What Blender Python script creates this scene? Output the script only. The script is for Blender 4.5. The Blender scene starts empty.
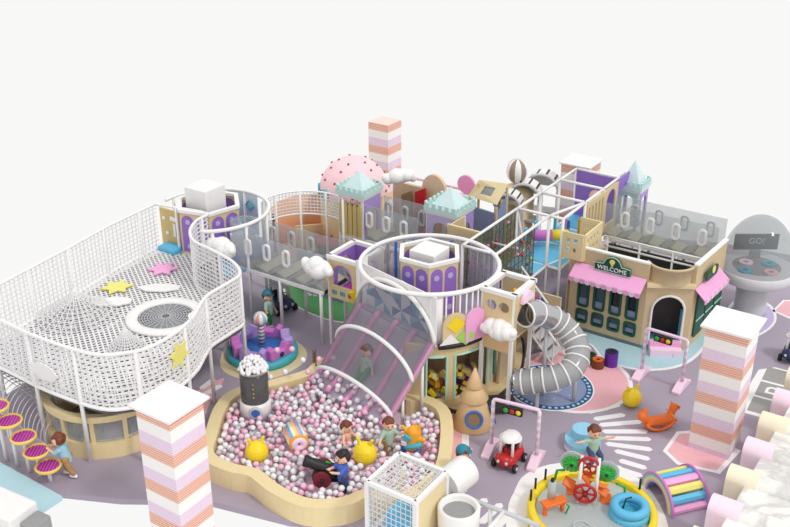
import bpy, bmesh, math, random
from mathutils import Vector, Matrix
from mathutils.geometry import tessellate_polygon
random.seed(7)
PI = math.pi
SC = bpy.context.scene
COL = SC.collection
# ---------------------------------------------------------------- camera, sky, sun, exposure
PITCH = math.radians(25.2)
EYE = 14.0
FPX = 1000.0
cam_d = bpy.data.cameras.new('camera')
cam_d.sensor_width = 36.0
cam_d.lens = 36.0 * FPX / 790.0
cam_d.clip_end = 200
cam = bpy.data.objects.new('camera', cam_d)
COL.objects.link(cam)
cam.location = (0, 0, EYE)
cam.rotation_euler = (PI / 2 - PITCH, 0, 0)
SC.camera = cam
world = bpy.data.worlds.new('sky')
SC.world = world
world.use_nodes = True
world.node_tree.nodes['Background'].inputs[0].default_value = (1.0, 0.995, 0.99, 1)
world.node_tree.nodes['Background'].inputs[1].default_value = 0.945
sun_d = bpy.data.lights.new('sun', 'SUN')
sun_d.energy = 1.15
sun_d.angle = math.radians(9)
sun_d.color = (1.0, 0.975, 0.94)
sun = bpy.data.objects.new('sun', sun_d)
COL.objects.link(sun)
sun.location = (12, 10, 20)
sun.rotation_euler = Vector((-0.62, 0.50, -1.0)).to_track_quat('-Z', 'Y').to_euler()
SC.view_settings.view_transform = 'Standard'
SC.view_settings.look = 'None'
SC.view_settings.exposure = 0.0
SC.view_settings.gamma = 1.0
SC.view_settings.use_curve_mapping = False

# ---------------------------------------------------------------- measuring helpers
CT, ST = math.cos(PITCH), math.sin(PITCH)
YAW = math.radians(33.8)          # the hall's own grid against the camera heading
CY, SY = math.cos(YAW), math.sin(YAW)
def at(px, py, z=0.0):
    """Point of the place at height z that the photograph shows at (px, py)."""
    a = (px - 395) / FPX; b = (263.5 - py) / FPX
    d = (a, CT + b * ST, -ST + b * CT)
    t = (z - EYE) / d[2]
    return Vector((d[0] * t, d[1] * t, z))
def G(u, v, z=0.0):
    """hall grid -> place"""
    return Vector((u * CY + v * SY, -u * SY + v * CY, z))
GR = -YAW
# ---------------------------------------------------------------- materials
MATS = {}
def lin(c):
    c = c / 255.0
    return c / 12.92 if c <= 0.04045 else ((c + 0.055) / 1.055) ** 2.4
def mat(name, rgb, rough=0.5, metal=0.0, alpha=1.0, var=0.05, scale=6.0, bump=0.0, emit=0.0):
    m = bpy.data.materials.new(name); m.use_nodes = True
    nt = m.node_tree; b = nt.nodes['Principled BSDF']
    c = [lin(x) for x in rgb]
    tc = nt.nodes.new('ShaderNodeTexCoord'); nz = nt.nodes.new('ShaderNodeTexNoise')
    nz.inputs['Scale'].default_value = scale; nz.inputs['Detail'].default_value = 4
    nt.links.new(tc.outputs['Object'], nz.inputs['Vector'])
    mx = nt.nodes.new('ShaderNodeMix'); mx.data_type = 'RGBA'
    mx.inputs[6].default_value = [max(0, x * (1 - var)) for x in c] + [1]
    mx.inputs[7].default_value = [min(1, x * (1 + var)) for x in c] + [1]
    nt.links.new(nz.outputs[0], mx.inputs[0]); nt.links.new(mx.outputs[2], b.inputs['Base Color'])
    b.inputs['Roughness'].default_value = rough; b.inputs['Metallic'].default_value = metal
    b.inputs['Alpha'].default_value = alpha
    if bump:
        bp = nt.nodes.new('ShaderNodeBump'); bp.inputs['Strength'].default_value = bump
        nt.links.new(nz.outputs[0], bp.inputs['Height']); nt.links.new(bp.outputs[0], b.inputs['Normal'])
    MATS[name] = m
    return m
for n, rgb, k in [
    ('floor', (168, 157, 173), dict(rough=.6, scale=1.5, var=.06)), ('mark_white', (243, 242, 244), {}),
    ('white', (238, 237, 236), dict(rough=.4)), ('net', (232, 231, 232), {}), ('netgrey', (205, 205, 210), {}),
    ('cream', (232, 214, 170), {}), ('rim', (232, 212, 164), dict(rough=.55)), ('beige', (206, 186, 148), dict(rough=.7)),
    ('beige2', (218, 196, 152), {}), ('wood', (216, 184, 138), dict(scale=3)), ('brown', (140, 112, 84), {}), ('khaki', (206, 182, 118), {}),
    ('purple', (150, 112, 200), {}), ('lilac', (176, 150, 214), {}), ('dpurple', (104, 52, 160), {}), ('lavender', (196, 184, 222), {}),
    ('pink', (240, 172, 218), {}), ('pink2', (236, 158, 206), {}), ('palepink', (246, 216, 236), {}), ('rosepad', (238, 182, 190), {}),
    ('domepink', (248, 208, 214), dict(rough=.6)), ('magenta', (176, 40, 150), {}), ('orchid', (206, 120, 200), {}),
    ('mint', (178, 222, 206), {}), ('roofmint', (200, 230, 226), {}), ('teal', (70, 178, 196), {}), ('skyblue', (96, 186, 226), {}),
    ('paleblue', (178, 214, 224), {}), ('blue', (52, 110, 190), {}), ('navy', (44, 48, 92), {}), ('matblue', (138, 152, 188), {}),
    ('dblue', (28, 84, 140), {}), ('tri_white', (226, 234, 240), {}), ('tri_blue', (84, 112, 176), {}), ('tri_teal', (90, 170, 200), {}),
    ('green', (84, 150, 90), {}), ('lime', (160, 214, 90), {}), ('dgreen', (18, 84, 62), {}), ('leafgreen', (40, 170, 60), {}),
    ('yellow', (244, 214, 30), dict(rough=.35)), ('paleyellow', (236, 230, 128), {}), ('orange', (236, 116, 40), {}), ('amber', (244, 170, 40), {}),
    ('peach', (226, 168, 128), {}), ('red', (190, 30, 34), dict(rough=.35)), ('dred', (120, 30, 44), {}), ('black', (26, 25, 28), {}),
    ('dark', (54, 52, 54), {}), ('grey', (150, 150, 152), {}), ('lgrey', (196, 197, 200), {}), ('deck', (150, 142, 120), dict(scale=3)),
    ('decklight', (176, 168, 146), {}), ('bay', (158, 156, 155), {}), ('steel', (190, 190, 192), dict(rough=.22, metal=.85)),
    ('skin', (236, 188, 156), {}), ('hair', (112, 56, 30), {}), ('hairblack', (28, 24, 28), {}), ('teeblue', (150, 196, 214), {}),
    ('teegreen', (168, 200, 184), {}), ('hoodie', (70, 104, 196), {}), ('jeans', (60, 76, 116), {}), ('tan', (176, 136, 84), {}),
    ('shortgreen', (40, 140, 80), {}), ('capteal', (26, 128, 150), {}), ('brick_o', (232, 172, 146), {}), ('brick_w', (240, 234, 230), {}),
    ('brick_p', (230, 204, 228), {}), ('brick_o2', (210, 138, 116), {}), ('ballwhite', (238, 236, 238), dict(rough=.3)),
    ('ballpink', (240, 190, 212), dict(rough=.3)), ('ballgrey', (198, 194, 202), dict(rough=.3)), ('screen', (70, 66, 76), dict(rough=.3)),
    ('foampurple', (120, 70, 150), {}), ('rope', (76, 84, 60), {}), ('marblecream', (240, 234, 214), dict(scale=2)),
    ('rolldgreen', (40, 110, 60), {}), ('rollbrown', (120, 56, 24), {}), ('rollpurple', (96, 40, 160), {}), ('flower', (196, 60, 100), {}),
]:
    mat(n, rgb, **k)
mat('glass', (206, 208, 214), rough=.12, alpha=.30)
mat('glassdark', (128, 130, 130), rough=.15, alpha=.62)
mat('smoke', (196, 204, 208), rough=.1, alpha=.34)
mat('canopy', (128, 126, 136), rough=.12, alpha=.30)
mat('slidegrey', (176, 166, 184))
mat('olivemesh', (104, 104, 78), rough=.6, alpha=.40)
mat('tabletop', (214, 212, 217))
mat('domeglass', (150, 158, 162), rough=.1, alpha=.42)
mat('bluepart', (150, 160, 190))
mat('shadesheet', (104, 101, 108))  # dark grey standing in for the shade below the net deck
mat('bedgrey', (104, 106, 118))
mat('studred', (172, 54, 66))
mat('partition', (222, 194, 164))
mat('rollpink', (250, 226, 242))
mat('rollcream', (247, 238, 212))
mat('daisblue', (150, 208, 236))
mat('roofpale', (206, 228, 230))
mat('tubeglass', (170, 172, 174), rough=.2, alpha=.8)
mat('blower', (92, 92, 94), rough=.12, alpha=.7)
mat('water', (196, 206, 206), rough=.1, alpha=.75)
mat('paneglass', (74, 100, 120), rough=.12)
mat('panedark', (28, 34, 42), rough=.12)
mat('netveil', (240, 240, 242), alpha=.5)
def marble():
    m = MATS['marblecream']; nt = m.node_tree; b = nt.nodes['Principled BSDF']
    tc = nt.nodes.new('ShaderNodeTexCoord'); wv = nt.nodes.new('ShaderNodeTexNoise')
    wv.inputs['Scale'].default_value = .9; wv.inputs['Detail'].default_value = 6; wv.inputs['Distortion'].default_value = .9
    nt.links.new(tc.outputs['Object'], wv.inputs['Vector'])
    r = nt.nodes.new('ShaderNodeValToRGB'); e = r.color_ramp.elements
    e[0].position = .42; e[0].color = (.88, .87, .83, 1); e[1].position = .58; e[1].color = (.88, .87, .83, 1)
    k = e.new(.5); k.color = (.62, .61, .59, 1)
    nt.links.new(wv.outputs[0], r.inputs[0]); nt.links.new(r.outputs[0], b.inputs['Base Color'])
marble()
def striped(name, cols, axis, freq, rough=.4, angular=False, off=50.0):
    """Hard colour bands: along one local axis, or round the local z axis."""
    m = bpy.data.materials.new(name); m.use_nodes = True; nt = m.node_tree; b = nt.nodes['Principled BSDF']
    tc = nt.nodes.new('ShaderNodeTexCoord'); sp = nt.nodes.new('ShaderNodeSeparateXYZ')
    nt.links.new(tc.outputs['Object'], sp.inputs[0])
    if angular:
        an = nt.nodes.new('ShaderNodeMath'); an.operation = 'ARCTAN2'
        nt.links.new(sp.outputs[1], an.inputs[0]); nt.links.new(sp.outputs[0], an.inputs[1]); src = an.outputs[0]
    else:
        src = sp.outputs[axis]
    mu = nt.nodes.new('ShaderNodeMath'); mu.operation = 'MULTIPLY'; mu.inputs[1].default_value = freq; nt.links.new(src, mu.inputs[0])
    ad = nt.nodes.new('ShaderNodeMath'); ad.operation = 'ADD'; ad.inputs[1].default_value = off; nt.links.new(mu.outputs[0], ad.inputs[0])
    fr = nt.nodes.new('ShaderNodeMath'); fr.operation = 'FRACT'; nt.links.new(ad.outputs[0], fr.inputs[0])
    r = nt.nodes.new('ShaderNodeValToRGB'); r.color_ramp.interpolation = 'CONSTANT'
    e = r.color_ramp.elements
    while len(e) < len(cols): e.new(.5)
    for i, c in enumerate(cols):
        e[i].position = i / len(cols); e[i].color = [lin(x) for x in c] + [1]
    nt.links.new(fr.outputs[0], r.inputs[0]); nt.links.new(r.outputs[0], b.inputs['Base Color'])
    b.inputs['Roughness'].default_value = rough
    MATS[name] = m
striped('balloonstripe', [(150, 132, 118), (240, 238, 236)], 0, 5 / (2 * PI), angular=True)
striped('ballstripe', [(238, 170, 160), (240, 238, 236), (150, 190, 214), (240, 238, 236)], 0, 3 / (2 * PI), angular=True)
striped('polestripe', [(120, 118, 126), (214, 212, 216)], 2, 9)
striped('barcode', [(36, 36, 40), (240, 240, 240), (240, 240, 240), (60, 60, 64), (240, 240, 240)], 2, 5)
striped('awningstripe', [(240, 172, 218), (246, 226, 240)], 0, 1 / .26)
striped('gatestripe', [(236, 206, 230), (246, 240, 246)], 2, 5)
striped('legroll', [(96, 190, 226), (244, 150, 190), (250, 220, 80), (240, 240, 240)], 0, 6 / (2 * PI), angular=True)
# stair-like pillar bands: fine brick lines inside broad colour layers
def pillar_mat(name, cols):
    striped(name, cols, 2, 1 / .86, rough=.8, off=50.163)
    m = MATS[name]; nt = m.node_tree; b = nt.nodes['Principled BSDF']
    tc = nt.nodes.new('ShaderNodeTexCoord'); w = nt.nodes.new('ShaderNodeTexBrick')
    w.inputs['Scale'].default_value = 1.0; w.inputs['Mortar Size'].default_value = .008
    w.inputs['Brick Width'].default_value = .9; w.inputs['Row Height'].default_value = .052
    mp = nt.nodes.new('ShaderNodeMapping'); mp.inputs['Rotation'].default_value = (PI / 2, 0, 0)
    nt.links.new(tc.outputs['Object'], mp.inputs[0]); nt.links.new(mp.outputs[0], w.inputs['Vector'])
    bp = nt.nodes.new('ShaderNodeBump'); bp.inputs['Strength'].default_value = .6; bp.inputs['Distance'].default_value = .02
    iv = nt.nodes.new('ShaderNodeMath'); iv.operation = 'SUBTRACT'; iv.inputs[0].default_value = 1
    nt.links.new(w.outputs['Fac'], iv.inputs[1]); nt.links.new(iv.outputs[0], bp.inputs['Height'])
    nt.links.new(bp.outputs[0], b.inputs['Normal'])
    # pale pointing lines between the thin courses
    src = [l for l in nt.links if l.to_socket == b.inputs['Base Color']][0].from_socket
    sp = nt.nodes.new('ShaderNodeSeparateXYZ'); nt.links.new(tc.outputs['Object'], sp.inputs[0])
    mu = nt.nodes.new('ShaderNodeMath'); mu.operation = 'MULTIPLY'; mu.inputs[1].default_value = 1 / .0573; nt.links.new(sp.outputs[2], mu.inputs[0])
    fr = nt.nodes.new('ShaderNodeMath'); fr.operation = 'FRACT'; nt.links.new(mu.outputs[0], fr.inputs[0])
    lt_ = nt.nodes.new('ShaderNodeMath'); lt_.operation = 'LESS_THAN'; lt_.inputs[1].default_value = .34; nt.links.new(fr.outputs[0], lt_.inputs[0])
    k_ = nt.nodes.new('ShaderNodeMath'); k_.operation = 'MULTIPLY'; k_.inputs[1].default_value = .55; nt.links.new(lt_.outputs[0], k_.inputs[0])
    mx = nt.nodes.new('ShaderNodeMix'); mx.data_type = 'RGBA'; mx.inputs[7].default_value = (.94, .90, .90, 1)
    nt.links.new(k_.outputs[0], mx.inputs[0]); nt.links.new(src, mx.inputs[6]); nt.links.new(mx.outputs[2], b.inputs['Base Color'])
PB = dict(o=(232, 166, 138), w=(250, 246, 243), p=(232, 206, 230), d=(214, 146, 122))
pillar_mat('pillar_bands', [PB[c] for c in 'ppwwoo'])

# ---------------------------------------------------------------- mesh builder
def V3(p): return Vector(p if len(p) == 3 else (p[0], p[1], 0))
class MB:
    def __init__(self): self.v = []; self.f = []
    def add(self, vs, fs):
        k = len(self.v); self.v += [Vector(x) for x in vs]; self.f += [tuple(i + k for i in f) for f in fs]; return self
    def box(self, c, s, rz=0.0, M=None):
        x, y, z = [q / 2 for q in s]
        vs = [Vector((a * x, b * y, d * z)) for d in (-1, 1) for b in (-1, 1) for a in (-1, 1)]
        R = M if M is not None else Matrix.Rotation(rz, 3, 'Z')
        vs = [R @ p + Vector(c) for p in vs]
        return self.add(vs, [(0, 2, 3, 1), (4, 5, 7, 6), (0, 1, 5, 4), (2, 6, 7, 3), (0, 4, 6, 2), (1, 3, 7, 5)])
    def tube(self, pts, r, n=6, closed=False, caps=True, sq=1.0):
        pts = [Vector(p) for p in pts]; m = len(pts); rs = r if isinstance(r, (list, tuple)) else [r] * m
        T = []
        for i in range(m):
            a = pts[(i - 1) % m] if (closed or i > 0) else pts[i]
            b = pts[(i + 1) % m] if (closed or i < m - 1) else pts[i]
            t = (b - a); T.append(t.normalized() if t.length > 1e-9 else Vector((0, 0, 1)))
        up = Vector((0, 0, 1)) if abs(T[0].z) < .9 else Vector((1, 0, 0))
        N = (up - T[0] * up.dot(T[0])).normalized(); vs = []
        for i in range(m):
            N = (N - T[i] * N.dot(T[i]))
            N = N.normalized() if N.length > 1e-6 else T[i].orthogonal().normalized()
            B = T[i].cross(N)
            for j in range(n):
                a = 2 * PI * (j + .5) / n
                vs.append(pts[i] + N * (math.cos(a) * rs[i] * sq) + B * (math.sin(a) * rs[i]))
        fs = []
        for i in range(m if closed else m - 1):
            k = (i + 1) % m
            for j in range(n):
                l = (j + 1) % n; fs.append((i * n + j, i * n + l, k * n + l, k * n + j))
        if not closed and caps:
            fs.append(tuple(range(n))[::-1]); fs.append(tuple((m - 1) * n + j for j in range(n)))
        return self.add(vs, fs)
    def bar(self, p, q, r, n=6): return self.tube([p, q], r, n)
    def lathe(self, prof, c=(0, 0, 0), n=24, a0=0.0, a1=2 * PI):
        full = abs(a1 - a0 - 2 * PI) < 1e-6; m = len(prof); cols = n if full else n + 1; vs = []
        for i in range(cols):
            a = a0 + (a1 - a0) * i / n
            for r, z in prof: vs.append((c[0] + r * math.cos(a), c[1] + r * math.sin(a), c[2] + z))
        fs = []
        for i in range(n):
            k = (i + 1) % cols
            for j in range(m - 1):
                fs.append((i * m + j, k * m + j, k * m + j + 1, i * m + j + 1))
        return self.add(vs, fs)
    def sph(self, c, r, nu=16, nv=10, sc=(1, 1, 1), t0=0.0, t1=PI):
        prof = [(max(1e-4, r * math.sin(t0 + (t1 - t0) * i / nv)), -r * math.cos(t0 + (t1 - t0) * i / nv)) for i in range(nv + 1)]
        k = len(self.v); self.lathe(prof, (0, 0, 0), nu)
        for i in range(k, len(self.v)):
            p = self.v[i]; self.v[i] = Vector((p.x * sc[0] + c[0], p.y * sc[1] + c[1], p.z * sc[2] + c[2]))
        return self
    def ext(self, loops, O, U, Vv, d):
        """Flat outline (first loop) with holes (the rest) in the plane O,U,V, thickened by d."""
        O, U, Vv = Vector(O), Vector(U), Vector(Vv); N = U.cross(Vv).normalized() * d
        L3 = [[O + U * x + Vv * y for x, y in l] for l in loops]
        flat = [p for l in L3 for p in l]; n = len(flat)
        tri = tessellate_polygon([[Vector((x, y, 0)) for x, y in l] for l in loops])
        fs = [tuple(t) for t in tri] + [tuple(i + n for i in t)[::-1] for t in tri]
        k = 0
        for l in loops:
            m = len(l)
            for i in range(m):
                j = (i + 1) % m; fs.append((k + i, k + j, n + k + j, n + k + i))
            k += m
        return self.add(flat + [p + N for p in flat], fs)
    def prism(self, poly, z0, z1, holes=()):
        return self.ext([[(p[0], p[1]) for p in poly]] + [[(p[0], p[1]) for p in h] for h in holes], (0, 0, z0), (1, 0, 0), (0, 1, 0), z1 - z0)
    def cone4(self, cx, cy, z0, z1, h):
        return self.add([(cx - h, cy - h, z0), (cx + h, cy - h, z0), (cx + h, cy + h, z0), (cx - h, cy + h, z0), (cx, cy, z1)],
                        [(3, 2, 1, 0), (0, 1, 4), (1, 2, 4), (2, 3, 4), (3, 0, 4)])
    def move(self, M):
        self.v = [M @ p for p in self.v]; return self
    def build(self, name, m, parent=None, smooth=False, world=False, bevel=0.0, loc=None):
        me = bpy.data.meshes.new(name); vs = self.v
        if world and parent is not None:
            r = parent
            while r.parent: r = r.parent
            Mi = (Matrix.Translation(r.location) @ Matrix.Rotation(r.rotation_euler.z, 4, 'Z')).inverted()
            vs = [Mi @ p for p in vs]
        if loc is not None: vs = [p - Vector(loc) for p in vs]
        me.from_pydata([tuple(p) for p in vs], [], self.f)
        bm = bmesh.new(); bm.from_mesh(me); bmesh.ops.recalc_face_normals(bm, faces=bm.faces); bm.to_mesh(me); bm.free()
        me.materials.append(MATS[m] if isinstance(m, str) else m)
        if smooth:
            for p in me.polygons: p.use_smooth = True
        o = bpy.data.objects.new(name, me); COL.objects.link(o)
        if parent is not None: o.parent = parent
        if loc is not None: o.location = loc
        if bevel:
            b = o.modifiers.new('bevel', 'BEVEL'); b.width = bevel; b.segments = 2; b.limit_method = 'ANGLE'
        return o
def thing(name, label, cat, loc, rz=0.0, group=None):
    o = bpy.data.objects.new(name, None); COL.objects.link(o)
    o.empty_display_size = .2; o.location = loc; o.rotation_euler = (0, 0, rz)
    return tag(o, label, cat, group)
def tag(o, label, cat, group=None):
    o['label'] = label; o['category'] = cat
    if group: o['group'] = group
    return o
def gthing(name, label, cat, u, v, z=0.0, group=None): return thing(name, label, cat, G(u, v, z), GR, group)
def struct(o): o['kind'] = 'structure'; return o
def dup(o, loc=None, rz=None, label=None, parent=None):
    c = o.copy(); COL.objects.link(c)
    if parent is not None: c.parent = parent
    if loc is not None: c.location = loc
    if rz is not None: c.rotation_euler = (0, 0, rz)
    if label: c['label'] = label
    for ch in list(o.children): dup(ch, parent=c)
    return c
# outlines
def circ(r, n=24, c=(0, 0), a0=0.0, a1=None):
    if a1 is None: return [(c[0] + r * math.cos(2 * PI * i / n + a0), c[1] + r * math.sin(2 * PI * i / n + a0)) for i in range(n)]
    return [(c[0] + r * math.cos(a0 + (a1 - a0) * i / n), c[1] + r * math.sin(a0 + (a1 - a0) * i / n)) for i in range(n + 1)]
def rect(x0, y0, x1, y1): return [(x0, y0), (x1, y0), (x1, y1), (x0, y1)]
def arch(cx, y0, w, h, n=12):
    r = w / 2
    return [(cx - r, y0), (cx + r, y0)] + [(cx + r * math.cos(PI * i / n), y0 + h - r + r * math.sin(PI * i / n)) for i in range(n + 1)]
def rrect(cx, cy, w, h, r, n=5):
    out = []
    for sx, sy, a in ((1, 1, 0), (-1, 1, PI / 2), (-1, -1, PI), (1, -1, 1.5 * PI)):
        for i in range(n + 1):
            t = a + PI / 2 * i / n
            out.append((cx + sx * (w / 2 - r) + r * math.cos(t), cy + sy * (h / 2 - r) + r * math.sin(t)))
    return out
def star(r, c=(0, 0), n=6, k=.55, a=.3): return [(c[0] + (r if i % 2 == 0 else r * k) * math.cos(a + PI * i / n), c[1] + (r if i % 2 == 0 else r * k) * math.sin(a + PI * i / n)) for i in range(2 * n)]
def cloudout(w, h, c=(0, 0), a=0.0):
    out = []
    for i in range(48):
        t = 2 * PI * i / 48; k = 1 + .10 * abs(math.sin(3.5 * t)) - .05
        x, y = w / 2 * k * math.cos(t), h / 2 * k * math.sin(t)
        out.append((c[0] + x * math.cos(a) - y * math.sin(a), c[1] + x * math.sin(a) + y * math.cos(a)))
    return out
def spline(pts, k=6, closed=True):
    pts = [Vector(p) for p in pts]; n = len(pts); out = []
    for i in range(n if closed else n - 1):
        P = [pts[(i + j) % n] if closed else pts[min(max(i + j, 0), n - 1)] for j in (-1, 0, 1, 2)]
        for s in range(k):
            t = s / k
            out.append(.5 * ((2 * P[1]) + (P[2] - P[0]) * t + (2 * P[0] - 5 * P[1] + 4 * P[2] - P[3]) * t * t + (3 * P[1] - P[0] - 3 * P[2] + P[3]) * t ** 3))
    if not closed: out.append(pts[-1])
    return out
def inside(p, poly):
    c = False; n = len(poly)
    for i in range(n):
        a, b = poly[i], poly[(i + 1) % n]
        if (a[1] > p[1]) != (b[1] > p[1]) and p[0] < (b[0] - a[0]) * (p[1] - a[1]) / (b[1] - a[1]) + a[0]: c = not c
    return c
def edge_dist(p, poly):
    d = 1e9; P = Vector((p[0], p[1]))
    for i in range(len(poly)):
        a = Vector(poly[i][:2]); b = Vector(poly[(i + 1) % len(poly)][:2]); ab = b - a
        t = max(0, min(1, (P - a).dot(ab) / max(1e-9, ab.length_squared))); d = min(d, (a + ab * t - P).length)
    return d
def resample(path, step, closed=False, first=0.0):
    P = [Vector(p) for p in path]
    if closed: P.append(P[0])
    out = []; left = first
    for a, b in zip(P, P[1:]):
        L = (b - a).length; t = left
        while t < L: out.append(a + (b - a) * (t / L)); t += step
        left = t - L
    return out
def net_wall(path, z0, z1, rows, step, r, closed=False):
    m = MB()
    for i in range(rows + 1):
        z = z0 + (z1 - z0) * i / rows
        m.tube([(p[0], p[1], z) for p in path], r, 4, closed)
    for p in resample(path, step, closed): m.tube([(p[0], p[1], z0), (p[0], p[1], z1)], r, 4)
    return m
def net_floor(poly, z, step, r, ang=.4):
    m = MB(); ca, sa = math.cos(ang), math.sin(ang)
    for k, (dx, dy) in enumerate(((ca, sa), (-sa, ca))):
        nx, ny = -dy, dx
        ds = [p[0] * nx + p[1] * ny for p in poly]; o = min(ds) + step / 2
        while o < max(ds):
            ts = []
            for i in range(len(poly)):
                a, b = poly[i], poly[(i + 1) % len(poly)]
                da, db = a[0] * nx + a[1] * ny - o, b[0] * nx + b[1] * ny - o
                if (da > 0) != (db > 0):
                    t = da / (da - db); ts.append((a[0] + (b[0] - a[0]) * t) * dx + (a[1] + (b[1] - a[1]) * t) * dy)
            ts.sort()
            for t0, t1 in zip(ts[::2], ts[1::2]):
                if t1 - t0 > .02:
                    m.tube([(nx * o + dx * t0, ny * o + dy * t0, z + k * .004), (nx * o + dx * t1, ny * o + dy * t1, z + k * .004)], r, 4, sq=.4)
            o += step
    return m
def blob(caps, voxel=.012, smooth_n=2):
    """One continuous skin round tapered capsules (p, q, rp, rq)."""
    m = MB()
    for c in caps:
        p, q, a, b = Vector(c[0]), Vector(c[1]), c[2], c[3]
        m.sph(p, a, 14, 9)
        if (q - p).length > 1e-5:
            m.sph(q, b, 14, 9); m.tube([p, q], [a, b], 14)
    me = bpy.data.meshes.new('tmp'); me.from_pydata([tuple(x) for x in m.v], [], m.f)
    bm = bmesh.new(); bm.from_mesh(me); bmesh.ops.recalc_face_normals(bm, faces=bm.faces); bm.to_mesh(me); bm.free()
    o = bpy.data.objects.new('tmp', me); COL.objects.link(o)
    md = o.modifiers.new('r', 'REMESH'); md.mode = 'VOXEL'; md.voxel_size = voxel; md.use_smooth_shade = True
    if smooth_n:
        s = o.modifiers.new('s', 'SMOOTH'); s.iterations = smooth_n; s.factor = .5
    dg = bpy.context.evaluated_depsgraph_get()
    me2 = bpy.data.meshes.new_from_object(o.evaluated_get(dg))
    bpy.data.objects.remove(o); bpy.data.meshes.remove(me)
    for p in me2.polygons: p.use_smooth = True
    return me2
def link_mesh(name, me, m, parent=None):
    me.name = name; me.materials.clear(); me.materials.append(MATS[m]); o = bpy.data.objects.new(name, me); COL.objects.link(o)
    if parent is not None: o.parent = parent
    return o
# lettering: text outlines turned into meshes
def words(name, s, size, m, parent, M, depth=.01):
    cu = bpy.data.curves.new(name, 'FONT'); cu.body = s; cu.size = size; cu.align_x = 'CENTER'; cu.align_y = 'CENTER'; cu.extrude = depth
    t = bpy.data.objects.new(name, cu); COL.objects.link(t)
    me = bpy.data.meshes.new_from_object(t.evaluated_get(bpy.context.evaluated_depsgraph_get()))
    bpy.data.objects.remove(t); me.transform(M)
    return link_mesh(name, me, m, parent)
def frameM(O, U, Vv):
    U, Vv = Vector(U).normalized(), Vector(Vv).normalized(); N = U.cross(Vv)
    M = Matrix((U, Vv, N)).transposed().to_4x4(); M.translation = Vector(O); return M
X, Y, Z = (1, 0, 0), (0, 1, 0), (0, 0, 1)
# ================================================================ THE FLOOR AND WHAT IS PAINTED ON IT
fp = [at(*p) for p in [(-60, 470), (-2, 462), (55, 492), (120, 499), (206, 500), (250, 511), (290, 521), (345, 524), (366, 560), (900, 570), (860, 400), (830, 262), (722, 243), (640, 236),
                       (560, 246), (430, 222), (330, 226), (262, 246), (215, 262), (158, 300), (60, 362), (0, 398), (-60, 420)]]
fm = MB(); fm.prism(fp, -.15, 0)
floor = struct(fm.build('floor', 'floor'))
def mark(name, poly, m, z=.006, label=None, holes=()):
    o = MB().prism(poly, .0005, z, holes).build(name, m, floor)
    if label: o['label'] = label
    return o
def pxp(l): return [at(*p) for p in l]
def shrink(poly, k):
    c = sum((Vector(p[:2]) for p in poly), Vector((0, 0))) / len(poly)
    return [c + (Vector(p[:2]) - c) * k for p in poly]
for (x0, y0, x1, y1) in [(589, 412, 618, 405), (596, 419, 623, 415), (601.6, 425, 639, 422), (604.7, 431.6, 645, 431.6), (607, 438, 648.6, 439.3), (608, 444, 649.6, 449.4),
                         (617, 451.4, 647.5, 458.8), (621.4, 461, 644, 467.7), (616, 468, 639.8, 475.5), (619, 476.5, 635, 481.7), (610, 372, 624, 379),
                         (202, 388, 213, 380), (203, 395, 220, 386), (482, 522, 500, 505), (497, 527, 512, 512), (468, 514, 485, 500)]:
    a, b = at(x0, y0), at(x1, y1); d = (b - a).normalized(); n = Vector((-d.y, d.x, 0)) * .085
    mark('crosswalk_stripe', [a - n, b - n, b + d * .07, b + n, a + n, a - d * .07], 'mark_white')
# round play rug under the slide
def disc_mark(name, c, r, m, z, label=None, r_in=0): return mark(name, circ(r, 48, c), m, z, label, [circ(r_in, 48, c)] if r_in else ())
pc = (4.66, 22.55); bc = (4.05, 22.2)
disc_mark('rug_border', pc, 1.58, 'mark_white', .004); disc_mark('rug', pc, 1.47, 'rosepad', .007, 'round pink floor rug')
disc_mark('rug_border', bc, 1.13, 'mark_white', .010); disc_mark('rug', bc, 1.09, 'dblue', .012, 'dark blue rug ring')
disc_mark('rug', bc, .92, 'matblue', .014, 'grey blue rug centre')
sc = MB()
for i in range(40):
    a = 2 * PI * i / 40; sc.prism(circ(.045, 8, (bc[0] + 1.0 * math.cos(a), bc[1] + 1.0 * math.sin(a))), .012, .0155)
for i in range(16):
    a = 2 * PI * i / 16; sc.prism(circ(.02, 8, (bc[0] + .6 * math.cos(a), bc[1] + .6 * math.sin(a))), .014, .0165)
sc.build('rug_dots', 'paleblue', floor)
disc_mark('rug_centre', bc, .3, 'lgrey', .016)
# pad under the right pillar
hp = pxp([(662.8, 451), (676.7, 431.6), (700, 430), (741, 451), (720, 474), (677, 464.5)])
mark('pillar_pad', hp, 'mark_white', .004); mark('pillar_pad', shrink(hp, .86), 'rosepad', .008, 'pink six sided floor pad')
# pale blue yard round the shop front
yd = spline(pxp([(548, 318), (566, 335), (590, 345), (604, 360), (636, 370), (676, 368), (702, 352), (722, 318), (700, 290), (600, 300)]), 5)
mark('yard', yd, 'mark_white', .003); mark('yard', shrink(yd, .95), 'paleblue', .005, 'pale blue painted yard')
yd2 = spline(pxp([(720, 330), (752, 338), (776, 322), (768, 303), (735, 300)]), 5)
mark('yard', yd2, 'mark_white', .003); mark('yard', shrink(yd2, .9), 'lavender', .005, 'lilac painted cloud yard')
p2 = pxp([(772, 311), (783, 300), (815, 300), (820, 316), (790, 319)])
mark('yard', p2, 'mark_white', .003); mark('yard', shrink(p2, .86), 'rosepad', .005, 'pink painted pad')
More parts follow.
